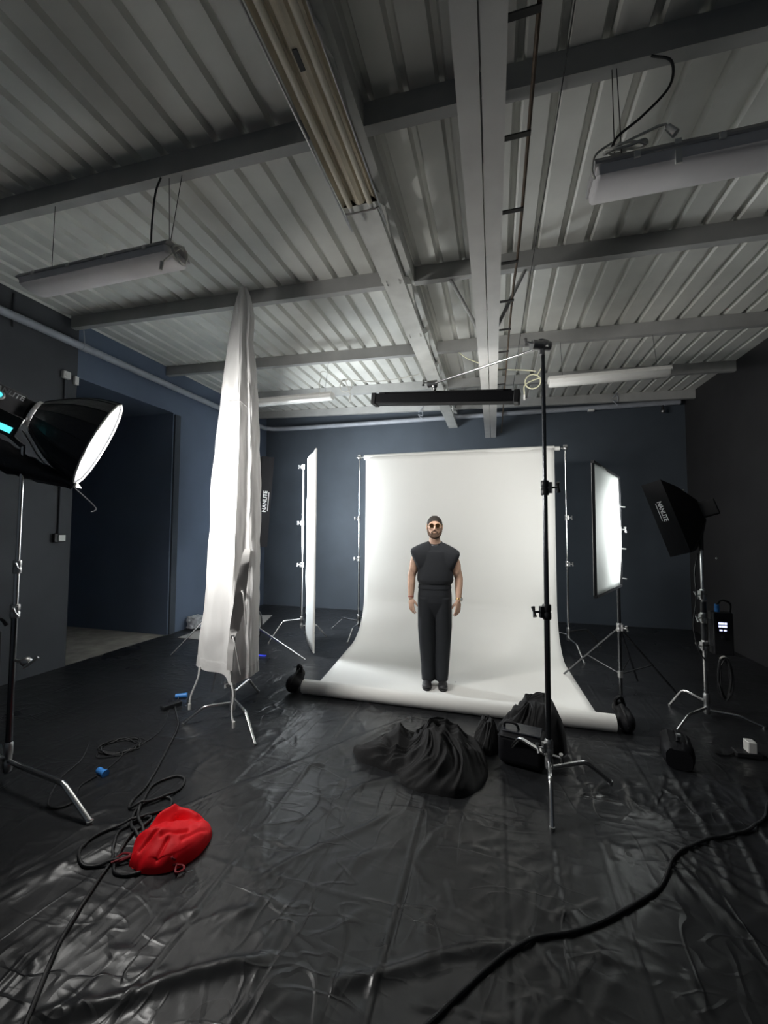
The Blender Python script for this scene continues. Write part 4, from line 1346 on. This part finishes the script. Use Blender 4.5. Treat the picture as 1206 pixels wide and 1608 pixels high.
MB().box((0.165, 3.03, 0.229), (0.25, 0.150, 0.012), R).build('flap', M['satin'], t, bevel=0.005)
MB().tube([V((0.165, 3.03, 0)) + R @ V(p) for p in ((-0.12, -0.02, 0.23), (-0.11, -0.02, 0.265), (-0.04, -0.03, 0.27), (-0.02, -0.03, 0.235))], 0.009).build('handle', M['nylon'], t)
MB().tube([V((0.165, 3.03, 0)) + R @ V(p) for p in ((-0.15, -0.102, 0.205), (0.15, -0.102, 0.205))], 0.004, smooth=False).build('zip', M['blackmetal'], t)

# tall leather-like case lying by the right stand
t = thing('sandbag', 'long rounded black bag lying before the front leg of the right stand', 'sandbag', (1.23, 3.41, 0), None)
ca, cb_ = V((1.175, 3.225, 0.0)), V((1.285, 3.62, 0.0))
dcase = (cb_ - ca).normalized()
sd_ = V((dcase.y, -dcase.x, 0))
rings = []
for i in range(16):
    u = i / 15
    k0 = min(1, 0.80 + 1.6 * u) * (1 if u < 0.7 else 1 - 0.35 * ((u - 0.7) / 0.3) ** 2)
    w, hgt = 0.093 * k0, 0.155 * k0 * (1 - 0.25 * u)
    row = []
    for k in range(30):
        a = 2 * PI * k / 30
        c_, s_ = math.cos(a), math.sin(a)
        px_ = w * math.copysign(abs(c_) ** 0.55, c_)
        pz_ = hgt * 0.5 * (1 + math.copysign(abs(s_) ** 0.6, s_)) + (0.010 * math.exp(-((px_ - 0.03) / 0.012) ** 2) + 0.010 * math.exp(-((px_ + 0.045) / 0.012) ** 2)) * (1 if s_ > 0.2 else 0)
        p = ca.lerp(cb_, u) + sd_ * px_
        row.append((p.x, p.y, 0.008 + pz_))
    rings.append(row)
MB().rings(rings).build('bag', M['nylon'], t, ang=50)
hp = [ca.lerp(cb_, u) + V((0, 0, z)) for u, z in ((0.16, 0.165), (0.25, 0.195), (0.6, 0.175), (0.72, 0.135))]
MB().tube(hp, 0.011).build('handle', M['nylon'], t)
MB().tube([p + sd_ * 0.055 - V((0, 0, 0.03)) for p in hp], 0.006).build('seam', M['blackmetal'], t)
MB().cyl(hp[1] + V((-0.012, -0.02, 0.004)), hp[1] + V((0.012, -0.02, 0.004)), 0.014).build('buckle', M['steel'], t)

t = thing('plug_adapter', 'white mains plug lying on a dark cable near the right wall', 'plug', (1.74, 3.56, 0), None)
MB().bb((1.715, 3.53, 0.035), (1.77, 3.60, 0.115)).build('body', M['white'], t, bevel=0.006)
MB().bb((1.64, 3.52, 0.005), (1.80, 3.60, 0.040)).build('socket_block', M['black'], t, bevel=0.006)
MB().tube([(1.64, 3.56, 0.02), (1.58, 3.52, 0.012), (1.52, 3.53, 0.012)], 0.007).build('lead', M['cable'], t)
o = MB().tube([(1.80, 3.56, 0.02), (1.95, 3.52, 0.012), (2.15, 3.62, 0.012), (2.45, 3.55, 0.012), (2.9, 3.7, 0.012)], 0.007).build('floor_cable', M['cable'], base=(1.8, 3.56, 0))
tag(o, 'thin black cable on the floor running from the white plug to the right wall', 'cable')

# ------------------------------------------------------------------ red drawstring bag
t = thing('drawstring_bag', 'bright red drawstring bag lying open on the black sheeting', 'bag', (-1.60, 1.82, 0))


def dent(x, y, h):
    def seg(x0, y0, x1, y1, w):
        dx, dy = x1 - x0, y1 - y0
        u = max(0.0, min(1.0, ((x - x0) * dx + (y - y0) * dy) / (dx * dx + dy * dy)))
        d2 = (x - x0 - u * dx) ** 2 + (y - y0 - u * dy) ** 2
        return math.exp(-d2 / (w * w))
    g = 0.66 * seg(-1.775, 1.775, -1.665, 1.865, 0.042) + 0.35 * seg(-1.66, 1.865, -1.55, 1.885, 0.026)
    g2 = 0.20 * seg(-1.60, 1.70, -1.52, 1.77, 0.014) + 0.18 * seg(-1.66, 1.63, -1.64, 1.70, 0.010) + 0.16 * seg(-1.55, 1.62, -1.56, 1.69, 0.010) + 0.12 * seg(-1.50, 1.72, -1.46, 1.84, 0.012)
    r = 0.020 * seg(-1.74, 1.69, -1.58, 1.715, 0.030) + 0.018 * seg(-1.77, 1.85, -1.73, 1.91, 0.022) + 0.014 * seg(-1.72, 1.92, -1.58, 1.91, 0.022)
    fy = math.exp(-((y - (1.62 + 0.3 * (x + 1.55))) / 0.03) ** 2)
    return max(0.0, h * (1 - min(0.95, g + g2)) + (r if h > 0.02 else 0)) + 0.0035 * fy * math.sin(x * 110 + 2 * math.sin(x * 30))


blob('pouch', -1.605, 1.79, [(-1.70, 1.605), (-1.60, 1.585), (-1.50, 1.615), (-1.435, 1.70), (-1.425, 1.80), (-1.47, 1.90), (-1.57, 1.95), (-1.68, 1.97), (-1.77, 1.93), (-1.80, 1.82), (-1.77, 1.70)], 0.092, M['red'], None, None, seed=3.3, fold=0.12, fs=8, power=3.6, nr=60, na=240, dent=dent, parent=t)
for (pts) in ([(-1.71, 1.63, 0.03), (-1.75, 1.60, 0.02), (-1.78, 1.61, 0.02), (-1.76, 1.63, 0.03), (-1.72, 1.63, 0.03), (-1.78, 1.58, 0.02)],
              [(-1.50, 1.66, 0.05), (-1.485, 1.64, 0.06), (-1.475, 1.66, 0.03), (-1.445, 1.62, 0.02), (-1.42, 1.64, 0.02), (-1.44, 1.66, 0.02), (-1.48, 1.64, 0.03)]):
    MB().tube(pts, 0.005, n=6).build('drawstring', M['redcord'], t)


# ------------------------------------------------------------------ floor cables
def fc(name, pts, r, m, label, cat='cable', n=9, sub=8, lift=None):
    P = catmull([V((a, b, 0)) for a, b in pts], sub)
    out = []
    prev = []
    for i, p in enumerate(P):
        z = zfloor(p.x, p.y) + r
        for (q, zz, j) in prev:
            if i - j > 8 and (q - p).length < r * 2.1:
                z = max(z, zz + r * 1.5)
        prev.append((p.copy(), z, i))
        out.append(z)
    for _ in range(4):
        out = [max(out[i], (out[max(i - 1, 0)] + out[i] + out[min(i + 1, len(out) - 1)]) / 3) if True else 0 for i in range(len(out))]
    pts3 = [V((p.x, p.y, z)) for p, z in zip(P, out)]
    o = MB().tube(pts3, r, n=n, smooth=False).build(name, m, base=(pts3[0].x, pts3[0].y, 0))
    tag(o, label, cat, 'floor cables')
    return o


fc('floor_cable', [(-0.36, 1.22), (-0.21, 1.39), (-0.02, 1.62), (0.14, 1.76), (0.34, 1.86), (0.57, 2.04), (0.70, 2.16), (0.83, 2.36), (0.95, 2.47), (1.08, 2.56), (1.26, 2.66), (1.42, 2.80), (1.56, 3.0), (1.9, 3.3)], 0.0080, M['cable'], 'thick black cable snaking across the floor at the lower right')
# tangled cable beside the red bag
fc('floor_cable', [(-1.42, 0.95), (-1.62, 1.22), (-1.74, 1.46), (-1.80, 1.60), (-1.86, 1.66), (-1.93, 1.76), (-1.90, 1.86), (-1.83, 1.86), (-1.84, 1.74), (-1.79, 1.62), (-1.72, 1.55), (-1.62, 1.575), (-1.63, 1.66), (-1.78, 1.74), (-1.90, 1.80), (-1.99, 1.92), (-1.96, 2.03),
                   (-1.88, 2.05), (-1.83, 1.98), (-1.90, 1.86), (-2.02, 1.72), (-2.0, 1.60), (-1.90, 1.54), (-1.80, 1.58), (-1.74, 1.66), (-1.80, 1.78), (-1.92, 1.86), (-2.0, 1.96), (-2.08, 2.12), (-2.02, 2.23), (-1.93, 2.22), (-1.90, 2.10), (-2.02, 1.92), (-2.08, 1.98), (-2.12, 2.12), (-2.30, 2.45), (-2.50, 2.78), (-2.72, 3.0), (-2.84, 3.12)], 0.0075, M['cable'], 'black cable tangled in loops beside the red bag')
pts = []
for k in range(46):
    a = 2 * PI * k / 9.3
    pts.append((-2.68 + (0.12 + 0.02 * math.sin(k * 1.9)) * math.cos(a) + 0.02 * math.sin(k * 0.7), 2.42 + (0.11 + 0.03 * math.sin(k * 1.1)) * math.sin(a) + 0.02 * math.cos(k * 0.53)))
pts = [(-2.83, 3.05), (-2.62, 2.75), (-2.56, 2.60)] + pts + [(-2.56, 2.33), (-2.52, 2.20), (-2.51, 2.12)]
fc('floor_cable', pts, 0.0045, M['cable'], 'thin black cable coiled loosely on the floor left of the drape stand', n=6, sub=5)
fc('floor_cable', [(-2.51, 2.10), (-2.50, 1.98), (-2.40, 1.86), (-2.50, 1.80), (-2.70, 2.0), (-2.78, 2.2), (-2.95, 2.4)], 0.006, M['cable'], 'thin black cable from the blue plug to the left stand foot', n=7)
t = thing('plug', 'blue plug on the floor below the thin coiled cable', 'plug', (-2.50, 2.12, 0), 'blue plugs')
MB().cyl((-2.535, 2.135, 0.022), (-2.47, 2.12, 0.022), 0.020, 0.018, n=14).build('body', M['blue'], t)
MB().cyl((-2.47, 2.12, 0.022), (-2.455, 2.117, 0.022), 0.023, n=14).build('ring', M['blue'], t)
t = thing('plug', 'blue plug on the floor beyond the dark adapter left of the drape stand', 'plug', (-2.92, 3.28, 0), 'blue plugs')
MB().cyl((-2.965, 3.26, 0.022), (-2.89, 3.30, 0.022), 0.020, 0.022, n=14).build('body', M['blue'], t)
MB().cyl((-2.89, 3.30, 0.022), (-2.875, 3.308, 0.022), 0.024, n=14).build('ring', M['blue'], t)
t = thing('power_adapter', 'dark flat adapter on the floor near the far blue plug', 'adapter', (-2.84, 3.08, 0))
Rz = Matrix.Rotation(math.radians(70), 3, 'Z')
MB().box((-2.845, 3.08, 0.024), (0.17, 0.065, 0.036), Rz).build('case', M['blackmetal'], t, bevel=0.005)
MB().tube([(-2.87, 3.16, 0.02), (-2.90, 3.22, 0.015), (-2.93, 3.26, 0.02)], 0.005).build('lead', M['cable'], t)

# ------------------------------------------------------------------ the man
HX, HY = -0.625, 4.25
FZ = 0.018
man = thing('person', 'bearded man in black sleeveless top and trousers standing on white paper', 'person', (HX, HY, FZ), None, rz=math.radians(8.4))
man['_b'] = (0, 0, 0)
mb = MB()
# torso under the clothes
mb.sphere((0, 0, 1.25), (0.155, 0.10, 0.22), 20, 14)
mb.sphere((0, 0.0, 0.98), (0.155, 0.105, 0.14), 20, 12)
caps(mb, (-0.11, 0.01, 1.335), (0.11, 0.01, 1.335), 0.072, 0.072)
for s in (-1, 1):
    caps(mb, (s * 0.085, 0, 0.93), (s * 0.085, 0.005, 0.50), 0.082, 0.058)
    caps(mb, (s * 0.085, 0.005, 0.50), (s * 0.08, 0.015, 0.09), 0.055, 0.04)
    caps(mb, (s * 0.08, 0.02, 0.045), (s * 0.082, -0.10, 0.030), 0.028, 0.022)
caps(mb, (0, 0.012, 1.40), (0, 0.0, 1.55), 0.060, 0.056)             # neck
for s in (-1, 1):
    caps(mb, (s * 0.02, 0.015, 1.47), (s * 0.10, 0.015, 1.385), 0.045, 0.035)
# arms: shoulder, elbow, wrist
ARM = {-1: ((-0.190, 0.0, 1.325), (-0.243, 0.01, 1.115), (-0.247, -0.035, 0.895)), 1: ((0.200, 0.0, 1.305), (0.250, 0.012, 1.10), (0.243, -0.035, 0.880))}
for s in (-1, 1):
    a, b, c = (V(p) for p in ARM[s])
    caps(mb, a, b, 0.050, 0.043)
    mb.sphere(a.lerp(b, 0.45) + V((0, -0.012, 0)), (0.050, 0.052, 0.10), 16, 10)
    caps(mb, b, b.lerp(c, 0.35), 0.043, 0.042)
    caps(mb, b.lerp(c, 0.35), c, 0.042, 0.027)
    # hand: palm and fingers, hanging relaxed
    dn = (V((-0.02 * s + (0.05 if s < 0 else -0.05), -0.08, -1))).normalized()
    fwd = V((s * -0.25, -1, 0)).normalized()                          # thumb side points forward
    fwd = (fwd - dn * fwd.dot(dn)).normalized()
    nrmh = dn.cross(fwd).normalized() * s                            # palm side direction, roughly inwards
    inn = V((-s, 0, 0))
    if nrmh.dot(inn) < 0:
        nrmh = -nrmh
    # turn the hand so that its back shows a little to the front
    wdt = (fwd * 0.80 + V((-s, 0, 0)) * 0.6).normalized()
    wdt = (wdt - dn * wdt.dot(dn)).normalized()
    pn = dn.cross(wdt)
    if pn.dot(V((-s, 0.6, 0))) < 0:
        pn = -pn
    pc = c + dn * 0.055
    Rm = Matrix((wdt, pn, dn)).transposed()
    mb.sphere(c + dn * 0.055, (0.040, 0.017, 0.055), 18, 12, Rm)
    mb.sphere(c + dn * 0.040 + wdt * 0.018 + pn * 0.006, (0.020, 0.016, 0.034), 14, 9, Rm)
    for k, (off, ln) in enumerate(((0.031, 0.072), (0.0105, 0.080), (-0.0105, 0.074), (-0.031, 0.058))):
        k0 = c + dn * (0.092 - 0.004 * abs(k - 1.2)) + wdt * off
        sp = (dn + wdt * (off * 2.2)).normalized()
        k1 = k0 + sp * ln * 0.46 + pn * 0.004
        k2 = k1 + (sp + pn * (0.38 + 0.06 * k)).normalized() * ln * 0.32
        k3 = k2 + (sp + pn * (0.75 + 0.06 * k)).normalized() * ln * 0.24
        caps(mb, k0, k1, 0.0092, 0.0084, 10)
        caps(mb, k1, k2, 0.0084, 0.0078, 10)
        caps(mb, k2, k3, 0.0078, 0.0068, 10)
    t0 = c + dn * 0.030 + wdt * 0.030 + pn * 0.006
    t1 = t0 + (dn * 0.75 + wdt * 0.55 + pn * 0.35).normalized() * 0.036
    t2v = t1 + (dn * 0.95 + wdt * 0.12 + pn * 0.40).normalized() * 0.032
    caps(mb, t0, t1, 0.0125, 0.0105, 10)
    caps(mb, t1, t2v, 0.0105, 0.0085, 10)
# head
hc = V((0, 0.0, 1.640))
mb.sphere(hc + V((0, 0.018, 0.020)), (0.078, 0.096, 0.088), 24, 16)
mb.sphere(hc + V((0, -0.022, -0.032)), (0.064, 0.068, 0.086), 22, 14)
mb.sphere(hc + V((0, -0.046, -0.092)), (0.034, 0.034, 0.026), 16, 10)      # chin
for s in (-1, 1):
    caps(mb, hc + V((s * 0.050, 0.005, -0.055)), hc + V((s * 0.024, -0.052, -0.095)), 0.022, 0.018)   # jaw
    mb.sphere(hc + V((s * 0.040, -0.062, -0.018)), (0.024, 0.020, 0.018), 14, 9)                       # cheek
    mb.sphere(hc + V((s * 0.079, 0.012, -0.008)), (0.010, 0.020, 0.032), 14, 10)                       # ear
    mb.sphere(hc + V((s * 0.083, 0.018, 0.006)), (0.007, 0.018, 0.020), 12, 8)
    mb.sphere(hc + V((s * 0.030, -0.074, 0.022)), (0.026, 0.014, 0.010), 14, 8)                        # brow
    mb.sphere(hc + V((s * 0.012, -0.088, -0.034)), (0.009, 0.011, 0.008), 10, 7)                       # nostril
caps(mb, hc + V((0, -0.082, 0.012)), hc + V((0, -0.103, -0.030)), 0.009, 0.012, 10)                    # nose
mb.sphere(hc + V((0, -0.083, -0.062)), (0.024, 0.012, 0.0065), 14, 8)                                  # lips
mb.sphere(hc + V((0, -0.080, -0.071)), (0.021, 0.012, 0.0065), 14, 8)
body = remesh(mb, 'body', M['skin'], man, 0.0042, 3)

# sleeveless top: elliptical loft with wide cap shoulders
mb = MB()


def ell(cx, cy, z, a, b, n=44, pw=2.3, lean=0.0):
    out = []
    for k in range(n):
        t_ = 2 * PI * k / n
        c_, s_ = math.cos(t_), math.sin(t_)
        out.append((cx + a * math.copysign(abs(c_) ** (2 / pw), c_), cy + b * math.copysign(abs(s_) ** (2 / pw), s_), z + lean * c_))
    return out


tl = [(1.035, 0.162, 0.118), (1.05, 0.178, 0.132), (1.08, 0.190, 0.142), (1.13, 0.190, 0.142), (1.20, 0.184, 0.136), (1.27, 0.182, 0.128), (1.33, 0.176, 0.122), (1.375, 0.165, 0.113), (1.41, 0.14, 0.100), (1.440, 0.105, 0.084), (1.462, 0.082, 0.074)]
rings = []
for i, (z, a, b) in enumerate(tl):
    lean = 0.0 if z < 1.40 else 0.022
    rings.append([(p[0], p[1], p[2] + lean * (p[1] / b)) for p in ell(0.006, 0.004 + (0.008 if z > 1.4 else 0), z, a, b)])
mb.rings(rings)
for s in (-1, 1):                                   # wide cap shoulders falling over the upper arms
    zz = 0.012 if s < 0 else -0.012
    rr_ = []
    for xx, zt, zb, yb in ((0.0, 1.44, 1.12, 0.100), (0.06, 1.482, 1.12, 0.110), (0.10, 1.470, 1.13, 0.114), (0.14, 1.453, 1.14, 0.118), (0.172, 1.438, 1.16, 0.118), (0.200, 1.423, 1.21, 0.110), (0.225, 1.408, 1.27, 0.097), (0.246, 1.394, 1.320, 0.080), (0.254, 1.386, 1.345, 0.066)):
        f_ = xx / 0.245
        zt, zb = zt + zz * f_, zb + zz * f_
        zc, hz = (zt + zb) / 2, (zt - zb) / 2
        rr_.append([(s * xx + 0.004, 0.006 + yb * math.cos(a) * (1 - 0.25 * max(0, math.sin(a)) ** 3), zc + hz * math.copysign(abs(math.sin(a)) ** 0.85, math.sin(a))) for a in np.linspace(0, 2 * PI, 33)[:-1]])
    mb.rings(rr_)
shirt = remesh(mb, 'sleeveless_top', M['shirt'], man, 0.005, 6)
# neckband ring and chain
MB().tube([(0.074 * math.cos(a), 0.010 + 0.066 * math.sin(a), 1.470 + 0.024 * math.sin(a)) for a in np.linspace(0, 2 * PI, 25)], 0.008, n=8, smooth=False).build('neckband', M['shirt'], shirt)
MB().tube([(0.060 * math.cos(a), 0.004 + 0.068 * math.sin(a), 1.484 + 0.046 * math.sin(a)) for a in np.linspace(0, 2 * PI, 31)], 0.0035, n=6, smooth=False).build('necklace', M['silverm'], man)
# belt area and trousers
mb = MB()
mb.rings([ell(0.0, 0.0, z, a, b) for z, a, b in ((1.06, 0.155, 0.112), (1.0, 0.168, 0.122), (0.93, 0.176, 0.130), (0.86, 0.178, 0.130), (0.80, 0.170, 0.112), (0.74, 0.13, 0.085), (0.66, 0.05, 0.05))])
for s in (-1, 1):
    lg = [(0.90, 0.084, 0.094, 0.124), (0.75, 0.086, 0.092, 0.114), (0.60, 0.086, 0.090, 0.102), (0.45, 0.082, 0.085, 0.094), (0.30, 0.077, 0.078, 0.088), (0.20, 0.074, 0.071, 0.087), (0.13, 0.071, 0.069, 0.092), (0.075, 0.069, 0.068, 0.098), (0.055, 0.069, 0.066, 0.096)]
    rr_ = []
    for i, (z, cx_, a, b) in enumerate(lg):
        w = 0.003 * math.sin(z * 60 + s) if z < 0.35 else 0.0015 * math.sin(z * 25)
        rr_.append(ell(s * cx_ + (0.0), 0.0, z, a + w, b + w, 36, 2.1))
    mb.rings(rr_)
trous = remesh(mb, 'trousers', M['trouser'], man, 0.006, 8)
mb = MB()
mb.rings([ell(0.0, 0.0, z, a, b) for z, a, b in ((1.035, 0.163, 0.119), (1.035, 0.168, 0.124), (0.995, 0.174, 0.129), (0.995, 0.169, 0.124))], True, False, False)
mb.build('waistband', M['trouser'], trous)
for s in (-1, 1):
    mb = MB()
    mb.sphere((s * 0.074, 0.01, 0.045), (0.043, 0.055, 0.044), 16, 10)
    mb.sphere((s * 0.080, -0.08, 0.038), (0.047, 0.075, 0.038), 18, 10)
    mb.sphere((s * 0.083, -0.125, 0.032), (0.046, 0.055, 0.032), 18, 10)
    sh = remesh(mb, 'shoe', M['shoe'], man, 0.006, 3)
    mb = MB()
    mb.prism([(s * 0.08 + 0.048 * math.cos(a) * (1 - 0.08 * math.sin(a)), -0.065 + 0.122 * math.sin(a), 0.0) for a in np.linspace(0, 2 * PI, 25)[:-1]], (0, 0, 0.018))
    mb.build('sole', M['black'], sh)
    for k in range(4):
        MB().tube([(s * 0.08 - 0.022, -0.06 - 0.018 * k, 0.076 - 0.004 * k), (s * 0.08 + 0.022, -0.065 - 0.018 * k, 0.076 - 0.004 * k)], 0.003, n=5, smooth=False).build('lace', M['shoe'], sh)
# hair: short crop with a low fringe line
mb = MB()
rings = []
for i in range(14):
    th = PI * 0.5 * i / 13
    row = []
    for k in range(40):
        a = 2 * PI * k / 40
        front = max(0.0, -math.sin(a))
        back = max(0.0, math.sin(a))
        zlow = 0.060 * front - 0.015 * (1 - front) - 0.055 * back
        zz = zlow + (0.112 - zlow) * math.sin(th)
        kk = math.cos(th) ** 0.75 if i < 13 else 0.02
        ax_, ay_ = 0.0815, 0.099
        sc = math.sqrt(max(0.05, 1 - ((zz - 0.02) / 0.0955) ** 2)) if zz > 0.02 else 1.0
        row.append((ax_ * math.cos(a) * min(1, sc if i < 13 else 0.02), 0.016 + ay_ * math.sin(a) * min(1, sc if i < 13 else 0.02), 1.640 + zz))
    rings.append(row)
mb.rings(rings)
o = mb.build('hair', M['hair'], man, ang=80)
# beard
mb = MB()
for s in (-1, 1):
    line = [V((s * 0.070, -0.012, -0.012)), V((s * 0.067, -0.020, -0.048)), V((s * 0.054, -0.042, -0.080)), V((s * 0.032, -0.062, -0.102)), V((0.0, -0.072, -0.110))]
    for j in range(4):
        caps(mb, hc + line[j], hc + line[j + 1], 0.008 + 0.005 * j, 0.013 + 0.005 * j if j < 3 else 0.024, 12)
    caps(mb, hc + V((0, -0.090, -0.050)), hc + V((s * 0.028, -0.078, -0.062)), 0.0075, 0.008, 10)
    caps(mb, hc + V((s * 0.028, -0.078, -0.062)), hc + V((s * 0.028, -0.072, -0.092)), 0.009, 0.014, 10)
mb.sphere(hc + V((0, -0.074, -0.095)), (0.032, 0.018, 0.018), 16, 10)
remesh(mb, 'beard', M['beard'], man, 0.0042, 2)
# sunglasses
sg = MB()
for s in (-1, 1):
    c = hc + V((s * 0.031, -0.098, 0.006))
    sg.lathe(c, (s * 0.16, -1, 0.05), [(0, 0.0215), (0.003, 0.0215)], n=22)
gl = sg.build('sunglasses', M['lens'], man)
fr = MB()
for s in (-1, 1):
    c = hc + V((s * 0.031, -0.098, 0.006))
    Rf = frame((s * 0.16, -1, 0.05))
    fr.tube([c + Rf @ V((0, 0.0225 * math.cos(a), 0.0225 * math.sin(a))) for a in np.linspace(0, 2 * PI, 21)], 0.0011, n=6, smooth=False)
    fr.tube([c + V((s * 0.022, 0.002, 0.004)), hc + V((s * 0.078, -0.055, 0.010)), hc + V((s * 0.084, 0.005, 0.010))], 0.002, n=5, sub=3)
fr.tube([hc + V((-0.010, -0.102, 0.010)), hc + V((0, -0.106, 0.013)), hc + V((0.010, -0.102, 0.010))], 0.002, n=5)
fr.build('frame', M['gold'], gl)
# watch and bracelet
a, b, c = (V(p) for p in ARM[1])
ax_ = (c - b).normalized()
wc = c - ax_ * 0.012
w = MB().lathe(wc - ax_ * 0.008, ax_, [(0, 0.029), (0.002, 0.032), (0.014, 0.032), (0.016, 0.029)], n=22).build('watch', M['gold'], man)
wd_ = V((0.75, -0.66, 0.0)).normalized()
MB().cyl(wc + wd_ * 0.028, wc + wd_ * 0.038, 0.022, n=22).build('case', M['gold'], w)
MB().cyl(wc + wd_ * 0.038, wc + wd_ * 0.0395, 0.018, n=22).build('dial', M['dial'], w)
a, b, c = (V(p) for p in ARM[-1])
ax_ = (c - b).normalized()
MB().lathe(c - ax_ * 0.012, ax_, [(0, 0.028), (0.001, 0.031), (0.006, 0.031), (0.007, 0.028)], n=20).build('bracelet', M['redcord'], man)

for o in COL.objects:
    if '_b' in o.keys():
        del o['_b']
